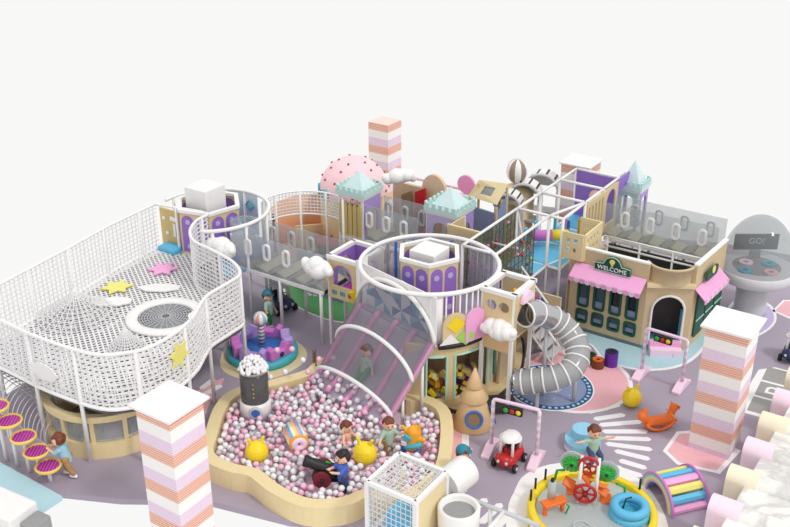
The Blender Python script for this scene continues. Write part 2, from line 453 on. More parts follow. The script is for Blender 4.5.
# parking bays with the letter P
o0, o1, o2 = at(735, 408), at(771, 418), at(761, 356)
ux = Vector((o1.x - o0.x, o1.y - o0.y, 0)).normalized(); vy = Vector((-ux.y, ux.x, 0))
mark('parking_lines', [o0 - vy * .1, o0 + ux * 3.2 - vy * .1, o0 + ux * 3.2 + vy * 2.55, o0 + ux * .45 + vy * 2.55, o0 + ux * .1 + vy * 2.2], 'mark_white', .004)
for k in range(3):
    a = o0 + ux * .28 + vy * (.05 + k * .84)
    mark('parking_bay', [a, a + ux * 2.7, a + ux * 2.7 + vy * .74, a + vy * .74], 'bay', .008)
words('letter', 'P', .85, 'mark_white', floor, frameM(o0 + ux * .8 + vy * 1.26 + Vector((0, 0, .011)), vy, -ux), .003)
# green patch, carousel patch
gp = spline(pxp([(285, 284), (318, 276), (345, 288), (356, 308), (350, 322), (328, 320), (303, 310), (288, 299)]), 5)
mark('lawn', gp, 'mark_white', .003); mark('lawn', shrink(gp, .95), 'green', .006, 'green painted lawn')
for k in range(5):
    a = at(309 + k * 5, 296 + k * .6); mark('lawn_stripe', [a, a + Vector((.1, .03, 0)), a + Vector((-.25, 1.0, 0)), a + Vector((-.35, .97, 0))], 'lgrey', .009)
cc = at(262, 356)
mark('carousel_patch', spline([cc + Vector((1.18 * math.cos(a) * (1 + .05 * math.cos(3 * a)), 1.25 * math.sin(a), 0)) for a in [i * PI / 8 for i in range(16)]], 3), 'cream', .006)
# pale pink apron in front of the pit, cream apron round the water table
mark('apron', spline(pxp([(190, 398), (224, 378), (214, 395), (201, 425), (196, 450), (190, 440)]), 4), 'rosepad', .004)
mark('apron', spline(pxp([(440, 392), (464, 410), (469, 440), (464, 474), (442, 484), (430, 440)]), 4), 'mark_white', .003)
mark('apron', spline(pxp([(440, 398), (457, 412), (462, 440), (457, 470), (440, 478), (430, 440)]), 4), 'rosepad', .006)
mark('apron', spline(pxp([(508, 512), (514, 492), (526, 474), (560, 463), (620, 466), (660, 505), (655, 545), (520, 545)]), 4), 'mark_white', .004)
# curb strip at the near left corner
st = MB(); a, b = at(-40, 440, .12), at(62, 496, .12); d = (b - a).normalized(); n = Vector((d.y, -d.x, 0))
st.prism([a, b, b + n * .62, a + n * .62], 0.0, .12)
struct(st.build('trim_1', 'paleblue'))

# ================================================================ STRIPED PILLARS
def pillar(u, v, w, h, label, cap=True, top='white', kind='pillar_bands', capw=.2):
    t = gthing('striped_pillar', label, 'pillar', u, v, group='brick banded pillars')
    s = MB(); s.box((0, 0, h / 2 - .03), (w, w, h - .06)); s.build('shaft', kind, t)
    if cap: MB().box((0, 0, h - .025), (w + capw, w + capw, .05)).build('cap', top, t)
    return t
pillar(-12.82, 11.24, .91, 3.3, 'square pink, white and orange banded pillar with white cap, left of the ball pit')
pillar(-4.65, 20.58, .95, 3.3, 'square pink, white and orange banded pillar with white cap, right of the traffic light gates')
pillar(-19.72, 28.8, .86, 3.34, 'banded pillar without a cap rising behind the pink dome', cap=False)
pillar(-11.95, 28.6, .95, 3.34, 'banded pillar rising behind the white scaffold walkway', capw=.12)

# ================================================================ NET PLAYGROUND (left)
out3 = [at(x, y, 3) for x, y in [(-38, 303), (0, 284), (70, 247), (110, 225), (155, 204)]]
s_px = [(190, 210), (207, 214), (196, 221), (190, 231), (194, 241), (212, 250), (233, 262), (240, 274), (228, 283), (208, 295), (200, 305), (192, 318), (175, 333), (150, 347), (125, 353), (92, 354), (40, 338), (0, 320), (-38, 303)]
sp = spline([at(x, y, 3) for x, y in s_px], 5, closed=False)
path = []
for a, b in zip(out3, out3[1:]):
    for k in range(6): path.append(a + (b - a) * (k / 6))
path += [out3[-1] + (sp[0] - out3[-1]) * (k / 4) for k in range(4)] + sp[:-1]
poly = [(p.x, p.y) for p in path]
np_c = Vector((-6.8, 22.2, 0))
net = thing('net_playground', 'large raised white net playground with railed net floor at the left', 'play net', np_c)
ZD, ZR = 1.6, 3.0
MB().tube([(p.x, p.y, ZR) for p in path], .045, 8, True).build('top_rail', 'white', net, True, world=True)
MB().tube([(p.x, p.y, ZD) for p in path], .05, 8, True).build('deck_rail', 'white', net, True, world=True)
net_wall(sp + out3[:1] + path[1:25], ZD, ZR, 11, .15, .019).build('net_wall', 'net', net, world=True)
tc_ = at(166, 318, ZD); dcx, dcy = sum(p[0] for p in poly) / len(poly), sum(p[1] for p in poly) / len(poly)
MB().prism([(dcx + (x - dcx) * .985, dcy + (y - dcy) * .985) for x, y in poly], ZD - .16, ZD - .13).build('shade_sheet', 'shadesheet', net, world=True)  # added dark sheet, imitates shade seen through the net holes
net_floor(poly, ZD, .125, .033).build('net_floor', 'net', net, world=True)
prs = resample(path, 1.45, True, .6)
for p in prs:
    MB().bar((p.x, p.y, 0), (p.x, p.y, ZR), .05, 8).build('post', 'white', net, True, world=True)
MB().lathe([(.72, 0), (1.04, 0), (1.04, .05), (1.0, .08), (.76, .08), (.72, .05), (.72, 0)], (tc_.x, tc_.y, ZD + .02), 40).build('trampoline_ring', 'white', net, True, world=True)
web = MB()
for k in range(9): web.tube([(tc_.x + r * math.cos(a), tc_.y + r * math.sin(a), ZD + .055) for r in [.12 + .07 * k] for a in [i * PI / 16 for i in range(32)]], .011, 4, True)
for k in range(24):
    a = k * PI / 12; web.tube([(tc_.x + .1 * math.cos(a), tc_.y + .1 * math.sin(a), ZD + .055), (tc_.x + .72 * math.cos(a), tc_.y + .72 * math.sin(a), ZD + .055)], .009, 4)
web.build('spiral_web', 'lgrey', net, world=True)
MB().lathe([(.001, 0), (.73, .0)], (tc_.x, tc_.y, ZD + .04), 32).build('trampoline_bed', 'bedgrey', net, world=True)
def ncone(c, r, h):
    m = MB()
    for k in range(14):
        t = k / 14; m.tube([(c.x + r * (1 - t) ** 1.8 * math.cos(i * PI / 12), c.y + r * (1 - t) ** 1.8 * math.sin(i * PI / 12), c.z + h * t) for i in range(24)], .012, 4, True)
    for i in range(26):
        a = i * PI / 13; m.tube([(c.x + r * (1 - t) ** 1.8 * math.cos(a), c.y + r * (1 - t) ** 1.8 * math.sin(a), c.z + h * t) for t in [j / 8 for j in range(9)]], .012, 4)
    m.build('net_cone', 'net', net, world=True)
ncone(at(78, 316, ZD), 1.15, .95); ncone(at(127, 348, ZD), .5, .75)
def flatmat(name, px, py, shape, m, label):
    c = at(px, py, ZD + .03); o = MB().prism([(c.x + x, c.y + y) for x, y in shape], ZD + .045, ZD + .085).build(name, m, net, world=True); o['label'] = label
flatmat('star_mat', 117, 288, star(.46), 'paleyellow', 'yellow star'); flatmat('star_mat', 163, 270, star(.46, a=.1), 'pink', 'pink star')
flatmat('cloud_mat', 112, 303, cloudout(1.05, .5, a=.1), 'white', 'white cloud'); flatmat('cloud_mat', 160, 289, cloudout(1.1, .45), 'white', 'white cloud')
flatmat('cloud_mat', 200, 317, cloudout(.6, .7), 'white', 'white cloud')
def wallmat(name, px, py, shape, m, label, z):
    c = at(px, py, z); j = min(range(len(path)), key=lambda i: (path[i].xy - c.xy).length)
    t = (path[(j + 2) % len(path)] - path[j - 2]).normalized(); nn = Vector((t.y, -t.x, 0))
    if nn.y > 0: nn = -nn
    p = Vector((path[j].x, path[j].y, z)) + nn * .07
    o = MB().ext([shape], p, t, Z, .03).build(name, m, net, world=True); o['label'] = label
wallmat('cloud_mat', 57, 367, cloudout(.85, .42, a=0), 'white', 'white cloud on the net wall', 2.15)
wallmat('star_mat', 166, 351, star(.36), 'paleyellow', 'yellow star on the net wall', 2.45)
# toddler den beneath the net
dc = at(100, 405, 0) ; dc = Vector((-6.95, 20.55, 0)); DK = .8
den = thing('toddler_den', 'curved beige walled toddler den under the white net playground', 'play den', dc)
MB().lathe([(1.62, 0), (1.85, 0), (1.85, .42), (1.62, .42), (1.62, 0)], n=48).move(Matrix.Diagonal((DK, DK, 1, 1))).build('low_wall', 'rim', den)
MB().lathe([(1.68, 1.0), (1.88, 1.0), (1.88, 1.16), (1.68, 1.16), (1.68, 1.0)], n=48).move(Matrix.Diagonal((DK, DK, 1, 1))).build('upper_ring', 'rim', den)
MB().lathe([(1.75, .42), (1.75, 1.0), (1.73, 1.0), (1.73, .42), (1.75, .42)], n=48).move(Matrix.Diagonal((DK, DK, 1, 1))).build('glass_screen', 'smoke', den, True)
for k in range(12):
    a = k * PI / 6; MB().box((DK * 1.75 * math.cos(a), DK * 1.75 * math.sin(a), .71), (.1, .1, .58), a).build('upright', 'rim', den)
for k in range(4):
    a = 3.6 + k * .75; MB().box((DK * .9 * math.cos(a), DK * .9 * math.sin(a), .2), (.4, .5, .4), a).build('soft_block', ['paleyellow', 'khaki', 'pink', 'grey'][k], den, bevel=.04)
# stepping pods with a net arch tunnel behind
pods = [((4, 405), (8, 461)), ((14, 421), (18, 466)), ((26, 435), (30, 472)), ((40, 450), (41, 477)), ((52, 464), (51, 482))]
MATS['rimyellow'] = mat('rimyellow', (236, 204, 96))
where = ['highest and farthest left', 'second highest', 'middle', 'second lowest', 'lowest, by the climbing child']
for i, ((tx, ty), (bx, by)) in enumerate(pods):
    b = at(bx, by); b = b if i else at(7, 461); h = 1.5 - i * .265
    t = thing('stepping_pod', 'yellow rimmed magenta stepping pod, %s of the five' % where[i], 'stepping pod', b, group='stepping pods')
    MB().lathe([(.27, 0), (.30, .05), (.27, .09), (.24, .05), (.27, 0)], (0, 0, h - .05), 20).build('rim', 'rimyellow', t, True)
    MB().lathe([(.001, 0), (.25, 0), (.25, .03), (.001, .04)], (0, 0, h - .04), 20).build('cushion', 'magenta', t)
    s = MB()
    for k in range(-3, 4):
        x = k * .07; y = math.sqrt(max(0, .25 ** 2 - x * x)); s.tube([(x, -y, h + .012), (x, y, h + .012)], .008, 4)
    s.build('strings', 'orchid', t)
    MB().bar((0, 0, 0), (0, 0, h - .04), .045, 10).build('post', 'white', t, True)
rt = thing('net_arch_tunnel', 'low tunnel of thin white hoops climbing behind the stepping pods', 'tunnel', at(30, 450))
a0, a1 = at(62, 440, 0), at(-15, 412, 0); hp_ = MB(); d = (a1 - a0); dn = Vector((-d.y, d.x, 0)).normalized()
for i in range(22):
    c = a0 + d * (i / 21) + Vector((0, 0, .2 + .85 * i / 21))
    hp_.tube([c + dn * (.5 * math.cos(t)) + Vector((0, 0, .55 * math.sin(t))) for t in [PI * j / 14 for j in range(15)]], .012, 4)
for j in range(3):
    t = PI * j / 2; hp_.tube([a0 + d * (i / 21) + dn * (.5 * math.cos(t)) + Vector((0, 0, .2 + .85 * i / 21 + .55 * math.sin(t))) for i in (0, 10, 21)], .01, 4)
hp_.build('hoops', 'netgrey', rt, world=True)
for s in (-1, 1):
    for i in (0, 10, 21):
        c = a0 + d * (i / 21) + dn * (.5 * s); MB().bar((c.x, c.y, 0), (c.x, c.y, .2 + .85 * i / 21), .022, 6).build('post', 'white', rt, world=True)
# white bench block at the near left corner
bk = at(8, 500, .5); t = thing('white_block', 'long white block on the floor edge at the near left corner', 'block', (bk.x, bk.y, -.15), -.5)
MB().box((-.2, -.1, .32), (1.5, .75, .64)).build('body', 'white', t, bevel=.04); MB().box((.75, .0, .22), (.4, .5, .44)).build('step', 'grey', t, bevel=.04)
# ================================================================ ROUND TOWERS, SLIDE
TC = Vector((0.87, 22.75, 0)); LC = Vector((-5.35, 27.1, 0))
def hex_core(name, label, c, r, z0, z1, blk, bz, rot):
    """Six sided core: cream arcade frames round purple arched panels with white buttons."""
    t = thing(name, label, 'play tower', c)
    fr = MB()
    for k in range(6):
        a0 = rot + k * PI / 3; p = Vector((r * math.cos(a0), r * math.sin(a0), 0)); q = Vector((r * math.cos(a0 + PI / 3), r * math.sin(a0 + PI / 3), 0))
        U = (q - p).normalized(); w = (q - p).length; h = z1 - z0
        ops = [arch(w * f, .08, w * .42, h - .16) for f in (.26, .74)]
        fr.ext([rect(0, 0, w, h)] + ops, p + Vector((0, 0, z0)), U, Z, -.06)
        N = U.cross(Vector(Z))
        for f in (.26, .74):
            ap = MB().ext([arch(w * f, .08, w * .42, h - .16)], p + N * -.03 + Vector((0, 0, z0)), U, Z, .02).build('arched_panel', 'purple', t)
            for zz in (h * .78, h * .2):
                MB().ext([circ(.075, 14, (w * f, zz))], p + N * -.012 + Vector((0, 0, z0)), U, Z, .015).build('button', 'lavender', ap)
    fr.build('arcade_frame', 'beige2', t)
    rp = [(r * 1.04 * math.cos(rot + k * PI / 3), r * 1.04 * math.sin(rot + k * PI / 3)) for k in range(6)]
    MB().prism(rp, z1, z1 + .09, [[(x * .86, y * .86) for x, y in rp]]).build('top_frame', 'white', t)
    return t
hex_core('arcade_core', 'hexagonal purple arched core inside the round tower above the clear slide', TC + Vector((0, .2, 0)), .83, 1.95, 3.46, .8, 3.35, .488)
hex_core('arcade_core', 'hexagonal purple arched core beside the white net playground', Vector((-5.56, 27.72, 0)), 1.0, 1.6, 2.92, .9, 3.6, -.327)
def wblock(label, c, s, z0, z1):
    t = thing('white_column', label, 'column', c, GR, 'white columns in the cores')
    MB().box((0, 0, (z0 + z1) / 2), (s, s, z1 - z0)).build('shaft', 'white', t, bevel=.015)
wblock('plain white square column standing in the purple core of the middle tower', TC + Vector((0, .22, 0)), .74, 0, 3.62)
wblock('taller plain white square column behind the white net playground', G(*[q for q in (lambda p: ((p.x * CY - p.y * SY) - .42, (p.x * SY + p.y * CY) + .42))(at(205, 192.5, 3.5))]), .84, 0, 3.5)

# middle tower ------------------------------------------------------------
tw = thing('round_tower', 'round play tower with white ring rail, carrying the wide clear slide', 'play tower', TC)
R = 1.75; SD = math.atan2(-.68, -.73)          # the slide leaves towards SD
MB().tube([(R * math.cos(a), R * math.sin(a), 3.3) for a in [i * PI / 32 for i in range(64)]], .06, 8, True).build('ring_rail', 'white', tw, True)
MB().tube([((R + .05) * math.cos(a), (R + .05) * math.sin(a), 1.9) for a in [SD + .92 + i * (2 * PI - 1.84) / 60 for i in range(61)]], .07, 8).build('deck_ring', 'black', tw, True)
MB().prism([(R * math.cos(a), R * math.sin(a)) for a in [SD + .82 + i * (2 * PI - 1.64) / 48 for i in range(49)]], 1.93, 1.99).build('deck', 'slidegrey', tw)
def wall_arc(name, a0, a1, z0, z1, m, r=R, th=.04, n=14):
    return MB().lathe([(r - th, z0), (r, z0), (r, z1), (r - th, z1), (r - th, z0)], n=n, a0=a0, a1=a1)
w1 = wall_arc('', SD - 1.15, SD - .80, 1.95, 3.28, 'white'); w2 = wall_arc('', SD + .80, SD + .97, 1.95, 3.28, 'white')
ex_ = Vector((math.cos(SD), math.sin(SD), 0)); ey_ = Vector((-ex_.y, ex_.x, 0))
op_ = [(1.38 * math.cos(PI * i / 24), .05 + 1.13 * math.sin(PI * i / 24)) for i in range(25)]
MB().ext([rect(-1.44, 0, 1.44, 1.33), op_], ex_ * 1.17 + Vector((0, 0, 1.95)), ey_, Z, .03).build('arched_panel', 'white', tw)
w1.build('drum_panel', 'white', tw, True); w2.build('drum_panel', 'white', tw, True)
wall_arc('', SD - 2.75, SD - 1.15, 1.95, 3.28, 'glass').build('clear_panel', 'glass', tw, True)
wall_arc('', SD + 2.5, SD + 3.5, 1.95, 3.28, 'glass').build('clear_panel', 'glass', tw, True)
# patterned inner wall behind the slide mouth
def arcpt(r, a, z): return Vector((r * math.cos(a), r * math.sin(a), z))
random.seed(3)
sx_ = Vector((math.cos(SD), math.sin(SD), 0)); sy_ = Vector((-sx_.y, sx_.x, 0))
def tpt(j, i):
    y = max(-1.3, min(1.3, -1.3 + .325 * i)); top = 1.12 * math.sqrt(max(0, 1 - (y / 1.4) ** 2)); z = 2.02 + min(.285 * j, top)
    return sx_ * .98 + sy_ * y + Vector((0, 0, z))
for i in range(8):
    for j in range(4):
        A, B, C_, D_ = tpt(j, i), tpt(j, i + 1), tpt(j + 1, i + 1), tpt(j + 1, i)
        q = [(A, B, C_), (A, C_, D_)] if (i + j) % 2 else [(A, B, D_), (B, C_, D_)]
        for k, tri in enumerate(q):
            if (tri[1] - tri[0]).cross(tri[2] - tri[0]).length < .004: continue
            off = sx_ * .03
            MB().add(list(tri) + [p - off for p in tri], [(0, 1, 2), (5, 4, 3), (0, 3, 4, 1), (1, 4, 5, 2), (2, 5, 3, 0)]).build('triangle_panel', random.choice(['tri_white', 'tri_white', 'tri_blue', 'tri_teal']), tw)
# balusters and painted panels on the right side
for k in range(9):
    a = SD + 1.02 + k * .1; MB().bar(arcpt(R, a, 2.0), arcpt(R, a, 3.28), .022, 8).build('baluster', 'white', tw, True)
for k in range(10):
    a = SD + 2.0 + k * .14; MB().bar(arcpt(R, a, 2.0), arcpt(R, a, 3.28), .02, 8).build('baluster', 'lavender', tw, True)
for k in range(8):
    a = SD - 2.7 + k * .15; MB().box(arcpt(R - .05, a, 2.6), (.03, .07, 1.25), a).build('slat', 'grey' if k % 2 else 'blue', tw)
def tang(a, z, r=R + .03):
    return arcpt(r, a, z), Vector((-math.sin(a), math.cos(a), 0))
O, U = tang(SD + 1.15, 1.97); MB().ext([arch(0, 0, .66, .82)], O, U, Z, .05).build('arch_panel', 'beige2', tw)
MB().ext([[(0, -.23), (.24, 0), (0, .23), (-.24, 0)]], O + Vector((0, 0, .52)) + U.cross(Vector(Z)) * .055, U, Z, .02).build('diamond', 'yellow', tw)
MB().ext([[(.26, -.23), (.5, 0), (.26, .23), (.02, 0)]], O + Vector((0, 0, .16)) + U.cross(Vector(Z)) * .06, U, Z, .02).build('diamond', 'lime', tw)
MB().ext([[(-.42, -.08), (.1, -.08), (-.14, .2)]], O + Vector((0, 0, .1)) + U.cross(Vector(Z)) * .057, U, Z, .02).build('triangle_board', 'white', tw)
O, U = tang(SD + 1.44, 1.97, R + .08); MB().ext([arch(0, 0, .62, .86)], O, U, Z, .05).build('arch_panel', 'pink', tw)
# ground storey: curved beige wall with mint trimmed windows and foam blocks inside
def curved_wall(r, a0, a1, z0, z1, opens, m, name, n=40, th=.1):
    """Wall bent round the tower, with square openings [(a, b, zlo, zhi)]."""
    mb = MB(); aa = sorted(set([a0 + (a1 - a0) * i / n for i in range(n + 1)] + [x for o in opens for x in o[:2]]))
    for p, q in zip(aa, aa[1:]):
        mid = (p + q) / 2; cuts = [(z0, z1)]
        for o in opens:
            if o[0] < mid < o[1]: cuts = [(z0, o[2]), (o[3], z1)]
        for lo, hi in cuts:
            if hi - lo > .01: mb.lathe([(r - th, lo), (r, lo), (r, hi), (r - th, hi), (r - th, lo)], n=1, a0=p, a1=q)
    return mb.build(name, m, tw)
ops = [(SD + .76, SD + 1.05, .35, 1.6), (SD + 1.17, SD + 1.8, .35, 1.6), (SD + 1.95, SD + 2.2, .35, 1.7)]
curved_wall(R, SD + .45, SD + 3.4, 0, 1.92, ops, 'beige2', 'ground_wall')
for (p, q, lo, hi) in ops:
    m = MB(); m.tube([arcpt(R + .01, a, z) for a, z in [(p, lo), (p, hi)] + [(p + (q - p) * k / 6, hi) for k in range(1, 6)] + [(q, hi), (q, lo)]], .035, 6); m.build('window_trim', 'mint', tw)
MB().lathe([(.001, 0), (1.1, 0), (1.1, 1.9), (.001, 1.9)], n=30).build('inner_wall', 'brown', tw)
random.seed(5)
fb = ['yellow', 'paleyellow', 'lgrey', 'foampurple', 'amber', 'khaki']
for k in range(46):
    a = SD + .7 + 1.1 * random.random(); r = 1.22 + .32 * random.random(); z = .2 + .75 * random.random()
    o = MB().box((0, 0, 0), (.12, .24, .1), M=Matrix.Rotation(random.random() * 3, 3, 'Z') @ Matrix.Rotation(random.random() * .8, 3, 'X')).build('foam_block', fb[k % 6])
    o.location = TC + arcpt(r, a, z); tag(o, '%s foam building block in the heap behind the tower windows' % ['bright yellow', 'pale yellow', 'light grey', 'purple', 'amber', 'khaki'][k % 6], 'foam block', 'foam blocks in the tower')
# beige plinth with dark scalloped edge, reaching out to the right
pl = MB(); pp = [(p.x - TC.x, p.y - TC.y) for p in spline([at(x, y, .08) for x, y in [(395, 398), (432, 396), (440, 406), (470, 412), (496, 398), (520, 372), (522, 340), (508, 322), (470, 330), (430, 350)]], 6)]
pl.prism(pp, 0, .1).build('plinth', 'beige2', tw)
MB().tube([(x * 1.0, y * 1.0, .06) for x, y in pp], .05, 6, True).build('plinth_edge', 'dark', tw)
MB().ext([arch(0, 0, 1.0, 1.3)], tuple(at(505, 375, .1) - TC), Vector((.5, .86, 0)), Z, .06).build('side_arch', 'beige2', tw)

# the wide slide ------------------------------------------------------------
sl = thing('clear_tunnel_slide', 'wide four lane slide under a clear arched tunnel running into the ball pit', 'slide', TC + Vector((math.cos(SD), math.sin(SD), 0)) * 1.2, SD)
HW = 1.40
def sz(x): return 2.0 - 1.03 * max(0, x) if x < 1.36 else max(.42, .599 - .55 * (x - 1.36))
xs = [-.1 + .1 * i for i in range(19)]
bedm = MB(); n = len(xs)
vs = [(x, y, sz(x) + dz) for x in xs for (y, dz) in ((-HW, 0), (HW, 0), (HW, -.08), (-HW, -.08))]
fs = [(4 * i + j, 4 * i + (j + 1) % 4, 4 * i + 4 + (j + 1) % 4, 4 * i + 4 + j) for i in range(n - 1) for j in range(4)] + [(3, 2, 1, 0), (4 * n - 4, 4 * n - 3, 4 * n - 2, 4 * n - 1)]
bedm.add(vs, fs).build('slide_bed', 'slidegrey', sl)
for k in range(5):
    y = -HW + .07 + k * (2 * HW - .14) / 4
    MB().tube([(x, y, sz(x) + .04) for x in xs], .075, 8).build('lane_divider', 'pink2', sl, True)
def hh(x): return 1.15 - .48 * x
def bow(x, y):
    return .08 * math.sqrt(max(0, 1 - (y / HW) ** 2))
def hoop(x, r0=.045):
    c = sz(x) + .02; return MB().tube([(x + bow(x, HW * math.cos(t)), HW * math.cos(t), c + hh(x) * math.sin(t)) for t in [PI * i / 28 for i in range(29)]], r0, 8)
for x, nm in ((0.0, .06), (.73, .055), (1.42, .055)): hoop(x, nm).build('hoop', 'white', sl, True)
cv = MB(); vs = []; cx = [1.42 * i / 10 for i in range(11)]
for rr in (1.0, .985):
    for x in cx:
        c = sz(x) + .02
        vs += [(x + bow(x, HW * math.cos(t)), HW * rr * math.cos(t), c + hh(x) * rr * math.sin(t)) for t in [PI * i / 24 for i in range(25)]]
fs = []; K = 11 * 25
for i in range(10):
    for j in range(24):
        a = i * 25 + j; fs += [(a, a + 1, a + 26, a + 25), (K + a, K + a + 25, K + a + 26, K + a + 1)]
cv.add(vs, fs).build('clear_canopy', 'canopy', sl, True)
for y in (-HW + .05, HW - .05):
    for x in (.35, 1.0): MB().bar((x, y, 0), (x, y, sz(x) - .06), .045, 8).build('support_post', 'white', sl, True)

# left tower ring -------------------------------------------------------------
lt = thing('round_tower', 'round tower with white ring rail behind the left bridge and net playground', 'play tower', LC)
MB().tube([(1.66 * math.cos(a), 1.66 * math.sin(a), 3.0) for a in [-1.6 + i * .1 for i in range(44)]], .055, 8).build('ring_rail', 'white', lt, True)
MB().lathe([(.001, 0), (1.6, 0), (1.6, .06), (.001, .06)], (0, 0, 1.55), 40, -1.3, 2.0).build('deck', 'skyblue', lt)
MB().lathe([(1.60, 1.6), (1.63, 1.6), (1.63, 2.95), (1.60, 2.95), (1.60, 1.6)], n=20, a0=-1.1, a1=.2).build('clear_panel', 'glass', lt, True)
for k, a in enumerate((-1.4, -.8, -.2, .45, 1.1, 1.8, 2.5)):
    MB().bar((1.66 * math.cos(a), 1.66 * math.sin(a), 0), (1.66 * math.cos(a), 1.66 * math.sin(a), 3.0), .045, 8).build('post', 'white', lt, True)
for a in (.95, 1.3):
    p = Vector((1.63 * math.cos(a), 1.63 * math.sin(a), 1.65)); U = Vector((-math.sin(a), math.cos(a), 0))
    b = MB().ext([rect(-.26, 0, .26, 1.3)], p, U, Z, .03).build('arrow_panel', 'tri_white', lt)
    MB().tube([p - Vector((math.cos(a), math.sin(a), 0)) * .06 + U * x + Vector((0, 0, z)) for x, z in ((-.16, .95), (0, 1.12), (.16, .95), (0, .8), (-.16, .95))], .03, 6).build('arrow', 'teal', b)
    MB().box(p + Vector((0, 0, .3)) - Vector((math.cos(a), math.sin(a), 0)) * .05, (.03, .4, .4), a).build('blue_square', 'skyblue', b)
MB().lathe([(.3, 1.6), (.42, 1.6), (.42, 2.75), (.3, 2.75), (.3, 1.6)], (.95, -.25, 0), 24).build('clear_tube', 'smoke', lt, True)
MB().lathe([(.001, 0), (.75, 0), (.75, .28), (.001, .28)], (.9, -.1, 1.6), 24).build('soft_pad', 'blue', lt)
MB().lathe([(.001, 0), (.3, 0), (.3, .3), (.001, .3)], (.95, -.25, 2.1), 20).build('soft_ring', 'teal', lt)
# brown climbing wall and blue pad seen beyond the net
t = gthing('climbing_panel', 'brown panel with white holds over a blue pad behind the net playground', 'climbing wall', -20.85, 18.9)
t.location = at(169, 250, 1.6) ; t.location.z = 0
MB().box((0, .25, 2.2), (.95, .06, 1.2)).build('board', 'khaki', t)
for x, z, w, h in ((.1, 2.55, .26, .14), (.12, 2.2, .1, .42), (-.2, 2.05, .12, .1), (-.3, 2.5, .1, .1)): MB().box((x, .2, z), (w, .05, h)).build('hold', 'white', t, bevel=.02)
MB().box((.1, .0, 1.68), (.7, .45, .16)).build('pad', 'skyblue', t, bevel=.04)
for x in (-.46, .46): MB().bar((x, .25, 0), (x, .25, 1.62), .04).build('post', 'white', t)

# ================================================================ BRIDGES, KIOSKS, TURRETS
def cloud(label, p, s, seed, wide=1.0, rz=GR):
    random.seed(seed); caps = []
    for k in range(11):
        x = (k / 10 - .5) * 1.5 * wide; h = .34 * (1 - (abs(x) / (1.05 * wide)) ** 2) + .12
        r = h * random.uniform(.75, 1.05); c = (x * s, random.uniform(-.1, .1) * s, (random.uniform(-.08, .2)) * s)
        caps.append((c, c, r * s, r * s))
    t = link_mesh('cloud', blob(caps, .03 * max(s, .6), 1), 'white'); t.location = p; t.rotation_euler = (0, 0, rz)
    return tag(t, label, 'cloud decoration', 'puffy white clouds')
def bridge(label, u0, u1, v0, v1, zd, h, nwin, woff=.0, posts=(), glass='smoke', x0=.2, dx=.64):
    """Covered crossing: stepped slats between two clear walls with rounded window frames."""
    t = gthing('covered_bridge', label, 'play bridge', u0, v0)
    L, D = u1 - u0, v1 - v0
    for y in (0, D):
        MB().box((L / 2, y, zd), (L, .08, .09)).build('deck_rail', 'white', t)
        w = MB().box((L / 2, y, zd + h / 2 + .05), (L, .025, h)).build('clear_wall', glass, t)
        for k in range(nwin):
            x = x0 + dx * k + (woff if y else 0)
            fr = MB().ext([rrect(x, zd + .74, .25, .5, .1), rrect(x, zd + .74, .14, .38, .06)], (0, y - .03, 0), X, Z, -.06 if 0 else .06)
            fr.move(Matrix.Translation((0, .03, 0)))
            o = fr.build('window_frame', 'mark_white' if y == 0 else 'lgrey', w)
    MB().box((L / 2, D / 2, zd - .02), (L, D, .06)).build('deck', 'dark', t)
    n = int(L / .34)
    for k in range(n):
        x = (k + .5) * L / n
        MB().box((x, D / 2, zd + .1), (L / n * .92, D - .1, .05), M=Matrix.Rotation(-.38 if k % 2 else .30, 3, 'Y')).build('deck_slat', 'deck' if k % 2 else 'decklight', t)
    for x in posts:
        for y in (0, D): MB().bar((x, y, 0), (x, y, zd), .05, 8).build('post', 'white', t, True)
    return t
bridge('clear walled bridge with three white windows, between net playground and left kiosk', -18.3, -15.2, 19.2, 20.3, 1.6, 1.08, 3, posts=(.05, 1.55, 3.0), x0=.44, dx=.70)
bridge('clear walled bridge with three white windows, between the two mint roofed turrets', -16.3, -14.42, 22.75, 23.75, 1.6, 1.12, 3, x0=.16, dx=.62)
bridge('clear walled bridge with four white windows, behind the shop front', -10.25, -6.85, 26.75, 27.5, 1.72, 1.1, 4, posts=(.1, 1.2, 2.3, 3.35), x0=.62, dx=.78)
t = gthing('low_partition', 'blue grey boarded partition under the far side of the left bridge', 'partition', -18.0, 21.5)
for i in range(6): MB().box((.15 + i * .3, 0, .7), (.29, .06, 1.4)).build('board', 'bluepart', t)
cloud('white cloud beside the left kiosk on the clear bridge', at(317, 268, 2.5), .56, 1)
cloud('white cloud by the purple core above the left bridge', at(221, 248, 2.55), .56, 2)
cloud('white cloud on the kiosk above the grey spiral slide', G(-9.62, 18.84, 2.32), .5, 4)
cloud('white cloud in front of the back wall, right of the pink dome', at(399, 178, 3.25), .56, 3, rz=0)

def panel_holes(t, name, m, O, U, w, h, holes, d=.05): return MB().ext([rect(0, 0, w, h)] + holes, O, U, Z, d).build(name, m, t)
